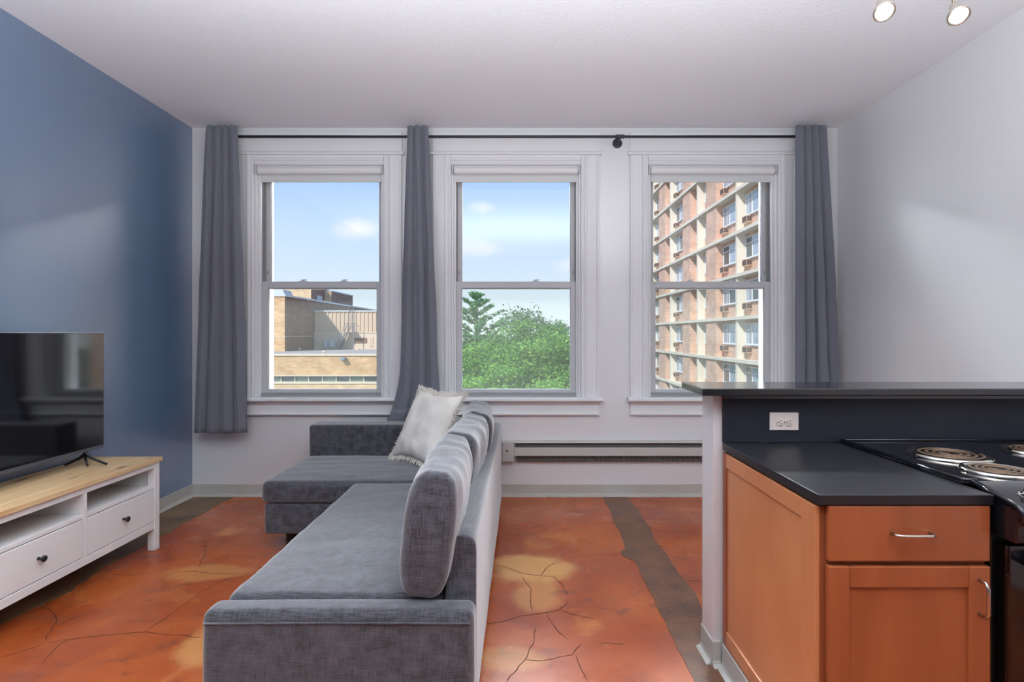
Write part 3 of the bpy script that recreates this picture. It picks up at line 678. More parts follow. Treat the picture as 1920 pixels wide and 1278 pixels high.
back_cushion((-.300, 3.475, .660), .58, .43, .17, .20, .06, 9, 'grey back cushion farthest from the camera, beside the cream pillow')
# throw pillow with fringe
pc = Vector((-.655, 3.79, .695))
wv = Vector((.40, -.40, -.01)).normalized(); uv = Vector((.24, .10, .47)); uv = (uv-wv*uv.dot(wv)).normalized(); nv_ = wv.cross(uv)  # local x,z ; y
R = Matrix((wv, -nv_, uv)).transposed().to_4x4()
tp = empty('throw_pillow', pc, 'cream square throw pillow with frayed fringe, leaning in the corner of the sofa', 'pillow')
o = link('cover', cushion_mesh(.52, .52, .17, 20, n=40, pinch=.13, wr=.006), M['pillow'], None); o.data.transform(R); o.parent = tp
lp = seam_loop(.52, .52, 20, .13, 40); fb = MB(); r_ = random.Random(4)
for i, p in enumerate(lp):
    for q in range(5):
        t = q/5; a = Vector(p).lerp(Vector(lp[(i+1) % len(lp)]), t); d = Vector((a.x, 0, a.z)); 
        m_ = max(abs(d.x), abs(d.z)); od = Vector(((d.x/m_)**5 if abs(d.x) < m_ else math.copysign(1, d.x), 0, (d.z/m_)**5 if abs(d.z) < m_ else math.copysign(1, d.z))).normalized()
        ln_ = r_.uniform(.026, .044); e = a+od*ln_+Vector((r_.uniform(-.008, .008), r_.uniform(-.010, .010), r_.uniform(-.008, .008)))
        mid = a.lerp(e, .5)+Vector((r_.uniform(-.004, .004), r_.uniform(-.005, .005), r_.uniform(-.004, .004)))
        fb.tube([a-od*.004, mid, e], [.003, .0042, .0018], 4)
fo = fb.build('fringe', M['fringe'], None); fo.data.transform(R); fo.parent = tp; fo['kind'] = 'stuff'

# ================================================================== TV BENCH AND TV
bx0, bx1, by0, by1 = -2.70, -2.266, 2.25, 3.41
tb = empty('tv_bench', (-2.48, 2.83, 0), 'white television bench with pine top, two drawers and open shelves', 'tv stand')
W = M['furn_white']
for i in range(5):
    a = bx0+(bx1+.012-bx0)*i/5; b = bx0+(bx1+.012-bx0)*(i+1)/5
    box('board', M['pine'], tb, a+.0002, b-.0002, by0-.015, by1+.012, .546, .570, .0012)
for y in (by0, by1-.045):
    for x in (bx0, bx1-.045): box('leg', W, tb, x, x+.045, y, y+.045, .001, .546, .002)
box('top_rail', W, tb, bx1-.022, bx1-.002, by0+.045, by1-.045, .512, .546, .002)
box('bottom_rail', W, tb, bx1-.022, bx1-.002, by0+.045, by1-.045, .137, .180, .002)
box('side_panel', W, tb, bx0+.045, bx1-.045, by0+.012, by0+.028, .137, .546, .001)
box('side_panel', W, tb, bx0+.045, bx1-.045, by1-.028, by1-.012, .137, .546, .001)
box('back_panel', W, tb, bx0+.010, bx0+.016, by0+.02, by1-.02, .137, .546, 0)
ym = 2.832
box('divider', W, tb, bx0+.016, bx1-.002, ym-.011, ym+.011, .18, .512, .0015)
for a, b in ((by0+.028, ym-.011), (ym+.011, by1-.028)): box('shelf', W, tb, bx0+.016, bx1-.006, a, b, .383, .403, .0015)
box('bottom_board', W, tb, bx0+.016, bx1-.022, by0+.028, by1-.028, .16, .178, 0)
for a, b in ((by0+.048, ym-.014), (ym+.014, by1-.048)):
    d = empty('drawer', ((bx1), (a+b)/2, .28)); d.parent = tb; d.location = Vector((bx1, (a+b)/2, .28))-tb.location
    def dbox(nm, mm, *q, bev=.002, dd=d, c_=(bx1, (a+b)/2, .28)):
        o = MB().box(*q).build(nm, mm, None, bev); o.parent = dd; o.location = (-c_[0], -c_[1], -c_[2]); return o
    dbox('front', W, bx1-.022, bx1-.003, a, b, .184, .378)
    dbox('drawer_box', W, bx0+.03, bx1-.022, a+.012, b-.012, .19, .34)
    o = MB().lathe([(.009, 0), (.006, .004), (.0055, .014), (.012, .019), (.0155, .025), (.0155, .030), (.011, .033)], (bx1-.003, (a+b)/2, .285), (1, 0, 0), 20).build('knob', M['knob'], None, smooth=True)
    o.parent = d; o.location = (-bx1, -(a+b)/2, -.28)
tvx, tvy0, tvy1, tz0, tz1 = -2.53, 2.06, 3.30, .655, 1.350
tv = empty('television', (tvx, 2.68, .57), 'large flat black television with thin grey bezel on the white bench', 'television')
box('body', M['dark'], tv, tvx-.055, tvx-.010, tvy0+.10, tvy1-.10, tz0+.04, tz1-.22, .015)
box('bezel', M['tv_bezel'], tv, tvx-.012, tvx, tvy0, tvy1, tz0, tz1, .002)
box('screen', M['tv_screen'], tv, tvx-.002, tvx+.0012, tvy0+.006, tvy1-.006, tz0+.020, tz1-.006, .0)
for y in (3.18, 2.18):
    f_ = MB()
    f_.tube([(tvx-.015, y, tz0+.02), (tvx-.012, y, tz0-.015), (tvx+.02, y, tz0-.040), (tvx+.10, y+.012, .577)], [.009, .010, .008, .006], 8)
    f_.tube([(tvx-.015, y, tz0-.01), (tvx-.05, y, tz0-.040), (tvx-.125, y-.012, .577)], [.010, .008, .006], 8)
    f_.tube([(tvx-.02, y, tz0-.03), (tvx+.02, y-.03, .577)], [.008, .005], 8)
    f_.build('foot', M['dark'], tv, smooth=True)
# ================================================================== KITCHEN
CX0, CXR = .81, 1.278; CY0, CY1, CZ = 1.475, 2.183, .904
bar = empty('bar_top', (1.6, 2.27, 1.098), 'long black laminate bar top on the white half wall', 'counter')
MB().prism([(.705, 2.115), (XR-.004, 2.115), (XR-.004, 2.415), (.712, 2.415)], 'z', 1.0995, 1.128).build('slab', M['bar_lam'], bar, .004, 3)
box('front_batten', M['bar_lam'], bar, .812, XR-.004, 2.150, 2.182, 1.083, 1.0995, .001)
sp = box('backsplash', M['splash'], None, .812, XR-.003, 2.184, 2.1995, CZ+.0005, 1.098, .001)
setp(sp, 'dark blue-black laminate backsplash board behind the stove and counter', 'backsplash')
ot = empty('wall_outlet', (1.05, 2.18, 1.0), 'cream double power outlet plate on the dark backsplash', 'outlet')
px = lambda u, Y: (u-VX)*Y/F
pz = lambda v, Y: H-(v-VY)*Y/F
ox0, ox1, oz0, oz1 = px(1443, 2.18), px(1497, 2.18), pz(806, 2.18), pz(773, 2.18); ocx, ocz = (ox0+ox1)/2, (oz0+oz1)/2-.003
box('plate', M['outlet'], ot, ox0, ox1, 2.1775, 2.1835, oz0, oz1, .002)
for s in (-1, 1):
    cxx = ocx+s*.0185
    rc = MB().lathe([(.0145, 0), (.0145, .003), (.0135, .004)], (cxx, 2.1775, ocz), (0, -1, 0), 24).build('receptacle', M['outlet'], ot)
    sl = MB(); sl.box(cxx-.002, cxx+.006, 2.1728, 2.1738, ocz+.005, ocz+.0072); sl.box(cxx-.002, cxx+.006, 2.1728, 2.1738, ocz-.0072, ocz-.005)
    sl.lathe([(.0025, 0), (.0025, .001)], (cxx-.008, 2.1738, ocz), (0, -1, 0), 10); sl.build('slots', M['outlet_dark'], rc)
MB().lathe([(.003, 0), (.003, .0015)], (ocx, 2.1775, ocz), (0, -1, 0), 10).build('screw', M['steel'], ot)
ct = empty('countertop', (1.04, 1.8, CZ), 'black laminate countertop over the maple cabinet left of the stove', 'countertop')
box('slab', M['laminate'], ct, CX0-.003, 1.283, CY0, CY1, CZ-.028, CZ, .002)
box('under_edge', M['black_gap'], ct, CX0+.02, 1.280, CY0+.012, CY1-.01, CZ-.036, CZ-.028, 0)
cb = empty('base_cabinet', (1.04, 1.85, 0), 'reddish maple kitchen base cabinet with one drawer above one door', 'cabinet')
FY = 1.497                                   # front of the face frame
cz1 = CZ-.037
box('carcass', M['maple_dark'], cb, CX0+.012, CXR-.002, FY+.02, 2.18, .11, cz1, 0)
# side: frame and panel
sy0, sy1 = FY, 2.183
box('side_stile', M['maple_side'], cb, CX0-.001, CX0+.012, sy0, sy0+.075, .11, cz1, .002)
box('side_stile', M['maple_dark'], cb, CX0-.001, CX0+.012, sy1-.035, sy1, .11, cz1, .002)
box('side_rail', M['maple_side'], cb, CX0-.001, CX0+.012, sy0+.075, sy1-.035, cz1-.055, cz1, .002)
box('side_rail', M['maple_side'], cb, CX0-.001, CX0+.012, sy0+.075, sy1-.035, .11, .165, .002)
box('side_panel', M['maple_side'], cb, CX0+.005, CX0+.012, sy0+.075, sy1-.035, .165, cz1-.055, 0)
# face frame
fr = MB(); fr.box(CX0+.0121, CX0+.048, FY, FY+.0195, .11, cz1); fr.box(CXR-.035, CXR-.002, FY, FY+.0195, .11, cz1)
fr.box(CX0+.048, CXR-.035, FY, FY+.0195, cz1-.04, cz1); fr.box(CX0+.048, CXR-.035, FY, FY+.0195, .70, .74); fr.box(CX0+.048, CXR-.035, FY, FY+.0195, .11, .14)
fr.build('face_frame', M['maple_dark'], cb, .001)
dx0, dx1 = px(1554, FY-.02), px(1858, FY-.02); FD = FY-.0195
dz1, dz0 = pz(948, FD), pz(1053, FD); gz1 = pz(1062, FD)
def sub(name, par, loc):
    e = empty(name, (0, 0, 0)); e.parent = par; e.location = Vector(loc)-par.location; e['_w'] = tuple(loc); return e
def under(o, e, w):
    o.parent = e; o.location = -Vector(w); return o
dr = box('drawer', M['maple'], cb, dx0, dx1, FD, FY-.0005, dz0, dz1, .004)
def pull(p0, p1, out, name, par):
    p0, p1 = Vector(p0), Vector(p1); o_ = Vector(out); d = (p1-p0).normalized()
    pts = [p0, p0+o_*.75, p0+o_+d*.012, p0+o_+d*.03, p1+o_-d*.03, p1+o_-d*.012, p1+o_*.75, p1]
    b = MB().tube(pts, .0045, 10); return b.build(name, M['steel'], par, smooth=True)
zz = pz(1003, 1.46); pull((px(1680, 1.46), FD, zz), (px(1751, 1.46), FD, zz), (0, -.028, 0), 'handle', dr)['label'] = 'brushed metal bar handle'
door = empty('door'); door.parent = cb; wloc = Vector((dx0, FD, .5)); door.location = wloc-cb.location
def dp(nm, mm, *q, bev=.003): return under(MB().box(*q).build(nm, mm, None, bev), door, wloc)
gz0 = .135; sw = .058
dp('stile', M['maple'], dx0, dx0+sw, FD, FY-.0005, gz0, gz1); dp('stile', M['maple'], dx1-sw, dx1, FD, FY-.0005, gz0, gz1)
dp('rail', M['maple'], dx0+sw+.0003, dx1-sw-.0003, FD, FY-.0005, gz1-sw, gz1); dp('rail', M['maple'], dx0+sw+.0003, dx1-sw-.0003, FD, FY-.0005, gz0, gz0+sw)
dp('panel', M['maple'], dx0+sw, dx1-sw, FD+.008, FY-.0005, gz0+sw, gz1-sw, bev=0)
hx = px(1846, 1.46); hz1, hz0 = pz(1092, 1.46), pz(1157, 1.46)
o = pull((hx, FD, hz0), (hx, FD, hz1), (.0, -.030, 0), 'handle', None); under(o, door, wloc); o['label'] = 'brushed metal upright bar handle'
box('toe_kick', M['black_gap'], cb, CX0+.03, CXR-.002, FY+.06, 2.18, .0015, .11, 0)
e = cove('vinyl_skirt', CX0+.002, CX0+.002, FY+.0, 2.183, -1, 0, cb); 
box('plinth', M['maple_dark'], cb, CX0+.003, CX0+.03, FY+.002, 2.18, .0015, .1095, 0)
# ------------------------------------------------------------------ stove
sx0_, sx1_ = 1.290, 2.05
sv = empty('electric_range', (1.67, 1.8, 0), 'black electric coil range built in right of the maple cabinet', 'stove')
box('body', M['black_gap'], sv, sx0_+.004, sx1_-.004, 1.50, 2.18, .03, .885, .004)
# cooktop with raised rim
box('cooktop', M['black_enamel'], sv, sx0_-.012, sx1_+.012, 1.575, 2.181, .9055, .913, .003)
rm = MB()
def rimtube(p): rm.tube(p, .006, 8)
rimtube([(sx0_-.006, 2.175, .9165), (sx0_-.006, 1.60, .9165), (sx0_+.002, 1.582, .9165), (sx0_+.012, 1.578, .9165), (sx0_+.03, 1.575, .9165)]); rimtube([(sx1_+.006, 2.175, .9165), (sx1_+.006, 1.60, .9165), (sx1_-.02, 1.575, .9165)])
rimtube([(sx0_-.006, 2.175, .9165), (sx1_+.006, 2.175, .9165)])
rm.build('rim', M['black_enamel'], sv, smooth=True)
# sloping control panel, rounded
cp = [(1.58, .9155), (1.555, .914), (1.42, .887), (1.400, .878), (1.396, .866), (1.405, .852), (1.42, .84), (1.425, .79), (1.50, .79), (1.50, .90), (1.58, .904)]
autosmooth(MB().prism(cp, 'x', sx0_+.004, sx1_-.004).build('control_panel', M['black_enamel'], sv, .004), .5)
MB().tube([(sx0_+.006, 1.560, .916), (sx0_+.008, 1.49, .9025), (sx0_+.008, 1.42, .889), (sx0_+.008, 1.402, .877), (sx0_+.008, 1.403, .855)], .009, 10).build('edge_trim', M['black_enamel'], sv, smooth=True)
nrm = Vector((0, -.2, 1)).normalized()
for kx in (1.385, 1.50, 1.84, 1.96):
    p = Vector((kx, 1.475, .8985))
    kb = autosmooth(MB().lathe([(.024, 0), (.026, .004), (.022, .008), (.019, .022), (.016, .026), (.006, .027)], p, nrm, 24).build('knob', M['black_enamel'], sv))
    q = p+nrm*.026
    MB().box(q.x-.005, q.x+.005, q.y-.018, q.y+.018, q.z-.002, q.z+.009).build('grip', M['black_enamel'], kb, .002)
    MB().lathe([(.029, 0), (.029, .002), (.025, .003)], p, nrm, 28).build('collar', M['chrome'], kb)
def burner(x, y, r):
    e = empty('burner'); e.parent = sv; wl = Vector((x, y, .913)); e.location = wl-sv.location
    o = MB().lathe([(r*.30, .0005), (r*.55, .001), (r*.80, .0025), (r*.88, .009), (r*.95, .0105), (r, .006), (r, .0005)], wl, (0, 0, 1), 48, cap=False).build('drip_pan', M['chrome'], None, smooth=True); under(o, e, wl)
    o = MB().lathe([(.0005, .0032), (r*.84, .0052)], wl, (0, 0, 1), 40, cap=False).build('bowl', M['dark'], None, smooth=True); under(o, e, wl)
    pts = []; turns = 3.6; ri = r*.2; ro = r*.80
    for k in range(int(turns*28)+1):
        t = k/(turns*28); a = 2*PI*turns*t+PI*.8; rr = ri+(ro-ri)*t; pts.append((x+rr*math.cos(a), y+rr*math.sin(a), .913+.014))
    pts = [(x-.005, y, .913+.008), (x, y-.004, .913+.013)]+pts+[(pts[-1][0]+.0, pts[-1][1], .913+.006)]
    o = MB().tube(pts, [r*.042]*len(pts), 8)
    o.v = [(p[0], p[1], .9235+(p[2]-.927)*.4) for p in o.v]; o = o.build('coil', M['coil'], None, smooth=True); under(o, e, wl)
    o = MB().box(x-r*.8, x+r*.8, y-.003, y+.003, .9145, .9185).box(x-.003, x+.003, y-r*.8, y+r*.8, .9145, .9185).build('support', M['chrome'], None); under(o, e, wl)
burner(1.498, 1.905, .122); burner(1.475, 1.685, .096); burner(1.865, 1.975, .098); burner(1.86, 1.72, .122)
od = box('oven_door', M['oven_glass'], sv, sx0_+.012, sx1_-.012, 1.455, 1.497, .20, .775, .008)
box('door_band', M['black_enamel'], od, sx0_+.012, sx1_-.012, 1.449, 1.4545, .70, .775, .002)
MB().tube([(sx0_+.05, 1.45, .735), (sx0_+.055, 1.41, .735), (sx0_+.08, 1.400, .735), (sx1_-.08, 1.400, .735), (sx1_-.055, 1.41, .735), (sx1_-.05, 1.45, .735)], .011, 12).build('handle', M['black_enamel'], od, smooth=True)
box('storage_drawer', M['black_enamel'], sv, sx0_+.012, sx1_-.012, 1.46, 1.497, .05, .19, .004)
# counter right of the stove, to the wall
box_c = box('countertop', M['laminate'], None, 2.066, XR-.003, CY0, CY1, CZ-.028, CZ, .002)
setp(box_c, 'black laminate countertop between the stove and the right wall', 'countertop')
c2 = empty('base_cabinet', (2.33, 1.85, 0), 'maple base cabinet between the stove and the right wall', 'cabinet')
box('carcass', M['maple_dark'], c2, 2.066, XR-.004, FY, 2.18, .11, cz1, 0)
box('toe_kick', M['black_gap'], c2, 2.066, XR-.004, FY+.06, 2.18, .0015, .11, 0)
dd = box('door', M['maple'], c2, 2.09, XR-.03, FD, FY-.0005, .135, .86, .004)
# ------------------------------------------------------------------ track spotlights
tr = empty('track_light', (1.44, 1.96, 2.80), 'nickel ceiling track with two lit spotlight heads above the kitchen counter', 'ceiling light')
MB().tube([(1.0, 1.96, 2.82), (1.9, 1.96, 2.82)], .009, 12).build('rail', M['lamp_shell'], tr, smooth=True)
for x in (1.1, 1.8):
    MB().tube([(x, 1.96, 2.82), (x, 1.96, CH)], .006, 10).lathe([(.05, 0), (.05, .015), (.03, .02)], (x, 1.96, CH-.0205), (0, 0, 1), 24).build('support', M['lamp_shell'], tr)
for (u, v) in ((1651, 3), (1788, 10)):
    x, z = px(u, 1.96), pz(v, 1.96); wl = Vector((x, 1.96, z))
    e = empty('spotlight'); e.parent = tr; e.location = wl-tr.location
    o = MB().tube([(x, 1.96, z), (x, 1.96, 2.815)], .0055, 10).build('stem', M['lamp_shell'], None, smooth=True); under(o, e, wl)
    ax = Vector((-.15, -.52, -.84)).normalized()
    pr = [(.006, -.004), (.013, 0), (.017, .012), (.019, .024), (.024, .038), (.031, .052), (.0345, .066), (.035, .072), (.032, .074), (.029, .070)]
    o = MB().lathe(pr, wl, ax, 28).build('shell', M['lamp_shell'], None, smooth=True); under(o, e, wl)
    o = MB().lathe([(.001, .0715), (.020, .0725), (.027, .0712)], wl, ax, 28).build('lens', M['lens'], None, smooth=True); under(o, e, wl)
    s = light('spot_beam', 'SPOT', wl+ax*.085, ax.to_track_quat('-Z', 'Y').to_euler(), 5, (1, .88, .72), spot_size=1.2, spot_blend=.8, shadow_soft_size=.025)

# ================================================================== OUTSIDE
g = box('ground', M['grass'], None, -400, 400, 6, 700, -12.2, -12, 0); setp(g, kind='structure')
# ---- brick tower on the right (facade in the plane x = 15)
TX = 15.0; SH = 2.95; Z0 = 2.44; K0, K1 = -5, 7
tw = empty('apartment_tower', (TX+6, 50, -12), 'tall pinkish brick apartment tower with concrete floor bands outside the right window', 'building')
RC = .6
y_far, y_near = 78.0, 32.4
ztop = Z0+SH*(K1+1)
box('core_wall', M['brick_tower'], tw, TX+RC, TX+5.6, y_near, y_far, -12, ztop, 0)
bays = [  # pier far, pier near, fin, next pier far  (metres along the facade)
    (44.1, 41.9, 38.0, 34.1, 'ww'), (50.5, 48.3, 46.4, 44.1, 'nn'), (59.2, 56.6, 54.8, 50.5, 'nw'), (66.6, 65.0, 62.6, 59.2, 'ww'), (73.6, 71.8, 69.2, 66.6, 'nw')]
box('end_pier', M['brick_tower'], tw, TX, TX+RC, 73.6, y_far, -12, ztop, 0)
box('end_pier', M['brick_tower'], tw, TX, TX+RC, y_near, 34.1, -12, ztop, 0)
for (pf_, pn, fin, nx_, kind) in bays:
    box('pier', M['brick_tower'], tw, TX, TX+RC, pn, pf_, -12, ztop, 0)
    box('fin', M['concrete'], tw, TX-.02, TX+RC, fin-.28, fin, -12, ztop, 0)
for k in range(K0, K1+2):
    z = Z0+SH*k; box('floor_band', M['concrete'], tw, TX-.14, TX+RC, y_near-.1, y_far+.1, z-.11, z+.11, 0)
cache = {}
def tower_window(ya, yb, z0, z1, three, v):
    key = (round(yb-ya, 2), three, v)
    xw = TX+RC
    if key not in cache:
        wdt = yb-ya; hgt = z1-z0; f_ = MB()
        for (a, b) in ((0, .07), (wdt-.07, wdt)): f_.box(-.10, 0, a, b, 0, hgt)
        f_.box(-.10, 0, 0, wdt, 0, .07); f_.box(-.10, 0, 0, wdt, hgt-.06, hgt); f_.box(-.09, 0, 0, wdt, hgt-.48, hgt-.42)
        cols = 3 if three else 1
        for c_ in range(1, cols): f_.box(-.09, 0, wdt*c_/cols-.035, wdt*c_/cols+.035, 0, hgt)
        f_.box(-.16, 0, -.05, wdt+.05, -.06, 0)
        fm = f_.mesh('window'); fm.materials.append(M['ext_frame']); pm = []
        for c_ in range(cols):
            pb = MB().box(-.05, -.03, wdt*c_/cols+.03, wdt*(c_+1)/cols-.03, .05, hgt-.05).mesh('pane'); pm.append(pb)
            pb.materials.append((M['ext_pane_dark'], M['ext_pane'], M['ext_pane'])[(c_+v) % 3] if three else (M['ext_pane'], M['ext_pane_dark'])[v % 2])
        cache[key] = (fm, pm)
    fm, pm = cache[key]
    o = bpy.data.objects.new('window', fm); C.objects.link(o); o.parent = tw; o.location = Vector((xw, ya, z0))-tw.location
    for p in pm:
        q = bpy.data.objects.new('pane', p); C.objects.link(q); q.parent = o
acm = MB().box(-.42, 0, 0, .68, 0, .42).mesh('air_conditioner'); acm.materials.append(M['brick_tower']); 
acd = MB().box(-.44, -.42, .03, .65, .04, .38).mesh('grille'); acd.materials.append(M['ac'])
acs = MB().box(-.40, -.05, -.012, 0, .04, .38).mesh('side_grille'); acs.materials.append(M['ac'])
def aircon(y, z):
    o = bpy.data.objects.new('air_conditioner', acm); C.objects.link(o); o.parent = tw; o.location = Vector((TX+RC, y, z))-tw.location
    for q in (acd, acs):
        d = bpy.data.objects.new(q.name.split('.')[0], q); C.objects.link(d); d.parent = o
vv = 0
for k in range(K0, K1+1):
    z = Z0+SH*k+.11; za, zb2 = z+1.02, z+SH-.22-.25
    for (pf_, pn, fin, nx_, kind) in bays:
        vv += 1
        if z+SH < -6 and pf_ > 50: pass
        for (a, b, t) in ((fin+.12, pn-.15, kind[0]), (nx_+.25, fin-.40, kind[1])):
            wide = t == 'w'
            if not wide and b-a > 1.4: mid_ = (a+b)/2; a, b = mid_-.7, mid_+.7
            tower_window(a, b, za, zb2, wide, vv % 3)
            if wide: aircon(b-.95, z+.48)
# ---- buildings seen in the left window
lb = empty('low_brick_building', (-18, 48, -12), 'low tan brick building with flat roof and ribbon windows outside the left window', 'building')
LX0, LX1 = -46, -9.4
zr = -.23
box('upper_wall', M['brick_tan'], lb, LX0, LX1, 40, 40.6, pz(705, 40), zr-.02, 0)
box('coping', M['coping_tan'], lb, LX0-.1, LX1+.1, 39.9, 40.6, zr-.02, zr+.10, 0)
zwt, zwb = pz(705, 40), pz(716.5, 40)
box('lintel', M['concrete'], lb, LX0, LX1, 39.95, 40.5, zwt, zwt+.06, 0)
box('window_sill', M['coping_tan'], lb, LX0, LX1, 39.93, 40.5, zwb-.10, zwb, 0)
box('lower_wall', M['brick_tan2'], lb, LX0, LX1, 40, 40.6, -3.9, zwb-.10, 0)
box('inner_wall', M['black_gap'], lb, LX0, LX1, 40.45, 40.6, zwb, zwt, 0)
box('roof', M['roof'], lb, LX0, LX1, 40.6, 72, zr-.35, zr-.02, 0)
box('side_wall', M['brick_tan'], lb, LX1-.5, LX1, 40.6, 72, -12, zr-.35, 0)
for r_i, zc in enumerate((-3.9, -7.6)):
    if r_i == 0:
        box('lower_wall', M['brick_tan2'], lb, LX0, LX1, 40, 40.6, -12, -4.4, 0)
        box('window_band', M['ext_pane_dark'], lb, LX0, LX1, 40.2, 40.4, -4.4, -3.9, 0)
wx = LX0; i = 0
base = px(524, 40)-1.02*30
while wx < LX1-1:
    wx = base+i*1.02
    if wx > LX0 and wx+1.02 < LX1:
        fm = MB().box(wx, wx+.06, 40.18, 40.4, zwb, zwt).box(wx+.06, wx+1.0, 40.18, 40.38, zwb, zwb+.03).build('window', M['concrete'], lb)
        box('pane', (M['ext_pane_dark'], M['ext_pane_green'])[i % 2], fm, wx+.06, wx+1.02, 40.28, 40.32, zwb+.03, zwt, 0)
    i += 1
# tall brick block
kb_ = empty('brick_block', (-28, 55, 0), 'tall brick block with tan front and side coloured darker as shade', 'building')
bz = 4.80; bX = -21.7
box('front_wall', M['brick_tan'], kb_, -40, bX-.02, 50, 51, zr-.3, bz, 0)
box('side_wall', M['brick_dark'], kb_, bX-1, bX, 50.02, 92, zr-.3, bz-.02, 0)  # shade on this side is put into its brick colour
box('roof', M['roof'], kb_, -40, bX-1, 51, 92, bz-.4, bz-.2, 0)
box('coping', M['coping'], kb_, -40.1, bX+.12, 49.9, 92, bz, bz+.16, 0)
box('string_course', M['concrete'], kb_, -40, bX+.03, 49.97, 57, pz(631, 50), pz(631, 50)+.05, 0)
MB().prism([(-25, bz+.16), (bX-.1, bz+.16), (bX-.3, bz+.65), (-24.6, bz+.65)], 'y', 50.2, 52).build('roof_hatch', M['coping'], kb_)
# metal clad hall
mh = empty('metal_clad_hall', (-16, 60, 0), 'beige metal-sided rooftop hall behind the flat roof', 'building')
mz = 3.68; zmid = pz(623, 57)
box('upper_wall', M['siding'], mh, bX+.02, -12.2, 57.1, 70, zmid, mz, 0)
box('lower_wall', M['siding_low'], mh, bX+.02, -12.2, 57.02, 70, zr-.02, zmid, 0)
rb = MB(); x = bX+.1
while x < -12.3: rb.box(x, x+.10, 57.02, 57.1, zmid+.05, mz-.02); x += .42
setp(rb.build('ribs', M['siding'], mh), kind='stuff')
box('coping', M['coping'], mh, bX+.02, -12.1, 56.95, 70, mz, mz+.14, 0)
box('flashing', M['coping_tan'], mh, bX+.02, -12.1, 56.95, 57.1, zmid-.04, zmid+.05, 0)
box('louvre', M['brick_dark'], mh, px(664, 57), px(688, 57), 56.97, 57.02, pz(643, 57), pz(633, 57), 0)
box('vent_panel', M['siding'], mh, px(693, 57), px(700, 57), 56.97, 57.02, pz(650, 57), pz(632, 57), 0)
# penthouses farther back
ph = empty('rooftop_penthouse', (-31, 80, 0), 'farther tan brick penthouse with shade-coloured sides rising behind the brick block', 'building')
box('left_block', M['brick_tan2'], ph, -33.8, -28.95, 75, 82, 0, 7.95, 0)
box('left_shaded_side', M['brick_dark'], ph, -28.95, -28.9, 75.1, 82, 0, 7.93, 0)  # thin sheet over the tan block, its shade painted as darker brick
box('left_coping', M['coping'], ph, -33.9, -28.8, 74.9, 82, 7.95, 8.1, 0)
box('right_block', M['brick_tan2'], ph, -28.9, -27.9, 80, 90, 0, 7.6, 0)
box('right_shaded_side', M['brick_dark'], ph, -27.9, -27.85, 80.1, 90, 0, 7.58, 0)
box('right_coping', M['coping'], ph, -28.9, -27.75, 79.9, 90, 7.6, 7.75, 0)
for y in (77, 77.9): box('vent', M['coping'], ph, -28.9, -28.7, y, y+.5, 6.2, 6.8, 0)
# steel stair and cabinets on the flat roof
stt = empty('roof_stair', (-18.4, 56, zr), 'small galvanised steel stair climbing to the hall door on the roof', 'stairs')
p0 = Vector((px(630, 55.5), 56.4, zr)); p1 = Vector((px(650, 56.4), 56.4, pz(622, 56.4)))
dpt = .5
for y in (56.0, 56.8):
    MB().tube([(p0.x, y, p0.z), (p1.x, y, p1.z)], .075, 6).build('stringer', M['galv'], stt)
    MB().tube([(p0.x, y, p0.z), (p0.x+.1, y, p0.z+.85), (p1.x, y, p1.z+.9), (p1.x+.9, y, p1.z+.9), (p1.x+.9, y, p1.z)], .042, 6).build('handrail', M['galv'], stt)
for k in range(8):
    q = p0.lerp(p1, (k+.7)/8.3); MB().box(q.x-.14, q.x+.10, 56.05, 56.75, q.z-.02, q.z+.02).build('tread', M['galv'], stt)
MB().box(p1.x-.05, p1.x+.9, 56.0, 57.0, p1.z-.06, p1.z).build('platform', M['galv'], stt)
MB().tube([(p1.x+.85, 56.0, p1.z), (p1.x+.85, 56.0, zr)], .04, 6).build('post', M['galv'], stt)
MB().tube([(p1.x+.1, 56.85, p1.z), (p1.x+.1, 56.85, mz+.5), (p1.x+.55, 56.85, mz+.5), (p1.x+.55, 56.85, p1.z)], .03, 6).build('ladder_rail', M['galv'], stt)
for k in range(7): MB().tube([(p1.x+.1, 56.85, p1.z+.3+k*.32), (p1.x+.55, 56.85, p1.z+.3+k*.32)], .02, 5).build('rung', M['galv'], stt)
setp(box('meter_box', M['coping'], None, px(608, 56.7), px(613.5, 56.7), 56.6, 56.95, pz(650, 56.7), pz(638, 56.7), .01), 'narrow grey metal box on the hall wall, left of the wider one', 'utility box')
setp(box('electrical_cabinet', M['coping'], None, px(619.5, 56.7), px(628.5, 56.7), 56.6, 56.95, pz(650, 56.7), pz(639, 56.7), .01), 'wider grey metal cabinet on the hall wall beside the roof stair', 'utility box')
for (u, v, lab) in ((561, 656, 'small pale roof vent at left of the flat roof'), (608, 662.5, 'small pale roof vent at the front edge of the flat roof'), (671, 657.5, 'small pale roof vent right of the roof stair')):
    Y = F*(H-zr)/(v-VY) if v > 656 else 53; Y = min(Y, 54)
    X = px(u, Y); z_ = zr-.02
    o = MB().lathe([(.09, 0), (.09, .12), (.17, .13), (.17, .22), (.06, .25)], (X, Y, z_), n=12).build('roof_vent', M['coping_tan'], None); setp(o, lab, 'vent')
fl_ = MB().box(px(639, 39.8), px(648, 39.8), 39.55, 39.98, pz(675, 39.8), pz(670, 39.8)).box(px(640, 39.8), px(643, 39.8), 39.6, 39.95, pz(670, 39.8), pz(668.5, 39.8)).build('floodlight', M['galv'], None, .02)
setp(fl_, 'small dark floodlight fixed on the tan brick wall under the coping', 'floodlight')
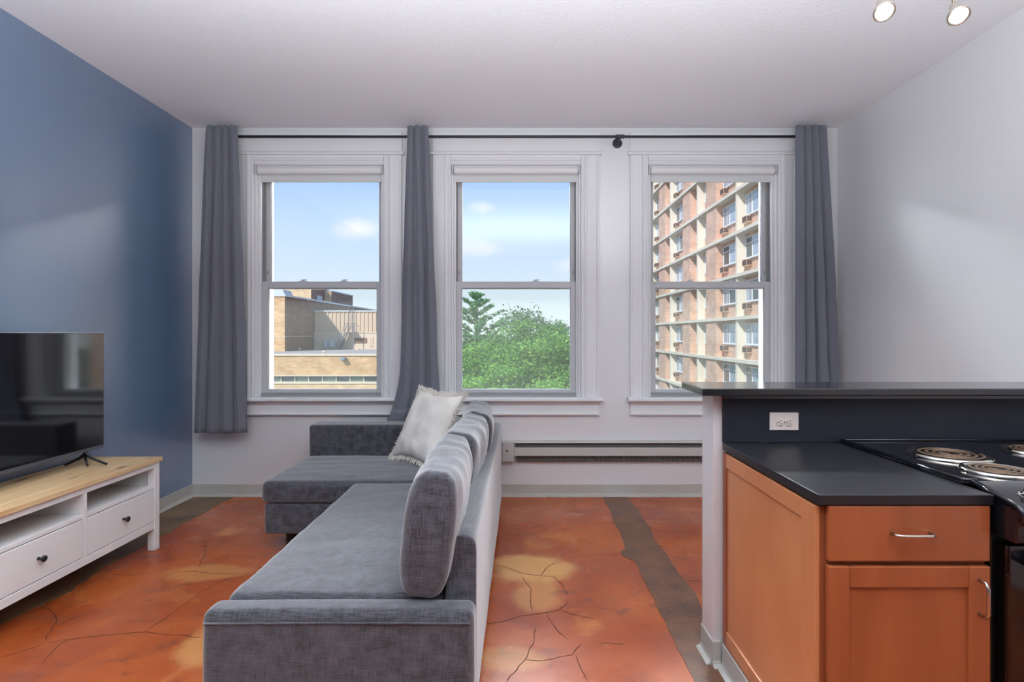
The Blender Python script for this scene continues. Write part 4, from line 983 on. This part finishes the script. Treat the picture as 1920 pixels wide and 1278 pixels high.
# ---- trees
def crown(name, m, blobs, nleaf, size, parent, seed, shell=.55, flat=.36):
    r = np.random.default_rng(seed)
    vol = np.array([b[3]*b[4]*b[5] for b in blobs])**.67; vol /= vol.sum()
    cl = []
    ncl = max(40, nleaf//240)
    which = r.choice(len(blobs), ncl, p=vol)
    d = r.normal(size=(ncl, 3)); d /= np.linalg.norm(d, axis=1)[:, None]
    rad = shell+(1.02-shell)*r.random(ncl)**.6
    B = np.array(blobs)[which]
    cc = B[:, :3]+d*rad[:, None]*B[:, 3:6]
    per = nleaf//ncl
    c = np.repeat(cc, per, 0); dd_ = np.repeat(d, per, 0); n_ = len(c)
    rc = np.repeat((.26+.28*r.random(ncl))*(1 if size < .1 else 1.6), per)
    off = r.normal(size=(n_, 3))*rc[:, None]*np.array([.75, .75, flat])
    c = c+off
    # orientation: roughly facing outward and up
    nn = dd_*.7+np.array([0, 0, .8])+r.normal(size=(n_, 3))*.55; nn /= np.linalg.norm(nn, axis=1)[:, None]
    a = np.cross(nn, r.normal(size=(n_, 3))); a /= np.linalg.norm(a, axis=1)[:, None]; b = np.cross(nn, a)
    s = size*(.6+.8*r.random(n_))[:, None]
    v = np.stack([c-a*s, c-b*s*.5+nn*s*.12, c+a*s, c+b*s*.5+nn*s*.12], 1).reshape(-1, 3)
    me = bpy.data.meshes.new(name); me.vertices.add(len(v)); me.vertices.foreach_set('co', v.astype(np.float32).ravel())
    me.loops.add(n_*4); me.loops.foreach_set('vertex_index', np.arange(n_*4, dtype=np.int32)); me.polygons.add(n_)
    me.polygons.foreach_set('loop_start', np.arange(0, n_*4, 4, dtype=np.int32)); me.polygons.foreach_set('loop_total', np.full(n_, 4, dtype=np.int32))
    me.update(); me.validate()
    o = link(name, me, m, parent); o['kind'] = 'stuff'; return o
def tree(name, label, base, top, blobs, m, n_, size, seed, group=None, rtr=.28, shell=.55):
    t = empty(name, base, label, 'tree', group)
    r = random.Random(seed); b = Vector(base); tp_ = Vector((b.x+r.uniform(-.3, .3), b.y, top))
    MB().tube([b, b.lerp(tp_, .4)+Vector((.15, 0, 0)), tp_], [rtr, rtr*.7, rtr*.15], 10).build('trunk', M['bark'], t, smooth=True)
    for q in blobs[:8]:
        s = b.lerp(tp_, r.uniform(.35, .6)); e = Vector(q[:3])
        MB().tube([s, s.lerp(e, .5)+Vector((0, 0, .3)), e], [rtr*.4, rtr*.25, .03], 7).build('branch', M['bark'], t, smooth=True)
    crown('foliage', m, blobs, n_, size, t, seed, shell); return t
def blobset(cx, cy, cz, R, h, k, seed, rb=.5):
    r = random.Random(seed); o = []
    for i in range(k):
        a = r.uniform(0, 2*PI); e = r.uniform(-.6, 1); q = R*(1-rb*.9)*math.sqrt(max(0, 1-e*e))*r.uniform(.6, 1)
        s = r.uniform(.8, 1.2)*R*rb
        o.append((cx+q*math.cos(a), cy+q*math.sin(a), cz+e*h*(1-rb*.8), s, s, s*.75))
    return o
tree('leafy_tree', 'dense bright green leafy tree filling the lower pane of the middle window', (-.1, 22.5, -12), .5, blobset(0.1, 22.5, -3.0, 4.6, 5.0, 26, 11, .42)+[(-1.6, 20, -.6, 2, 1.8, 1.7), (1.2, 20.5, -.3, 1.9, 1.8, 1.6), (0, 19.5, -2.2, 2.4, 1.6, 1.9), (2.6, 21.5, -1.6, 1.8, 1.8, 1.8), (-2.9, 21.5, -1.8, 1.8, 1.8, 1.8)], M['leaf'], 150000, .062, 11, shell=.72)
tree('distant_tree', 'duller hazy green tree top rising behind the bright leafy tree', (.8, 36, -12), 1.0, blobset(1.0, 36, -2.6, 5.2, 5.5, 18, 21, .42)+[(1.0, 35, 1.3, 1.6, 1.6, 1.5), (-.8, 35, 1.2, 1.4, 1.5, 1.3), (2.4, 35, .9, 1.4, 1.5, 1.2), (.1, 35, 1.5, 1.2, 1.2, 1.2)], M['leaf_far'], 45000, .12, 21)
for i, (x, y, z) in enumerate(((-5.5, 51, -4), (6.5, 60, -3.5), (2.5, 76, -3.0), (-6, 90, -2.5))):
    tree('background_tree', ('dim green tree far behind, left of the leafy tree', 'dim green tree far behind, right of the leafy tree', 'dim green tree far behind the hazy tree top', 'dim green tree far behind, between the hall and the hazy tree top')[i],
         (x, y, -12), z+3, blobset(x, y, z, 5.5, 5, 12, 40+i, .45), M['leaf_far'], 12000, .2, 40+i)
# sparse bluish conifer tip at left
cf = empty('young_conifer', (-2.1, 25, -12), 'sparse bluish conifer tip standing up left of the tree tops', 'tree')
ctop = pz(556, 25); cX = px(893, 25)
MB().tube([(cX, 25, -12), (cX+.05, 25, -3), (cX, 25, ctop)], [.2, .1, .015], 8).build('trunk', M['bark'], cf, smooth=True)
blobs = []
for k in range(6):
    z = ctop-.10-k*.40
    for q in range(5):
        a = q*2*PI/5+k*.9+.3; l_ = (.22+.26*k)*(1+.35*math.sin(q*2.7+k*1.9)); s = Vector((cX, 25, z)); e = s+Vector((math.cos(a)*l_, math.sin(a)*l_, .12+.42*l_))
        MB().tube([s, s.lerp(e, .5)+Vector((0, 0, -.06*l_)), e], [.022, .016, .007], 5).build('branch', M['bark'], cf)
        for t in (.3, .5, .7, .85, 1.0): c = s.lerp(e, t); blobs.append((c.x, c.y, c.z, .06+.04*t, .08, .05))
    blobs.append((cX, 25, z, .05, .05, .16))
r2 = np.random.default_rng(5)
def tufts(bl, n_, m, par):
    B = np.array(bl); w_ = r2.integers(0, len(B), n_); c = B[w_, :3]+r2.normal(size=(n_, 3))*B[w_, 3:6]*.7
    a = r2.normal(size=(n_, 3)); a /= np.linalg.norm(a, axis=1)[:, None]; b = np.cross(a, r2.normal(size=(n_, 3))); b /= np.linalg.norm(b, axis=1)[:, None]
    s = .07*(.6+.8*r2.random(n_))[:, None]; v = np.stack([c-a*s, c-b*s*.35, c+a*s, c+b*s*.35], 1).reshape(-1, 3)
    me = bpy.data.meshes.new('foliage'); me.from_pydata(v.tolist(), [], np.arange(n_*4).reshape(-1, 4).tolist()); o = link('foliage', me, m, par); o['kind'] = 'stuff'
tufts(blobs, 6500, M['leaf_pine'], cf)
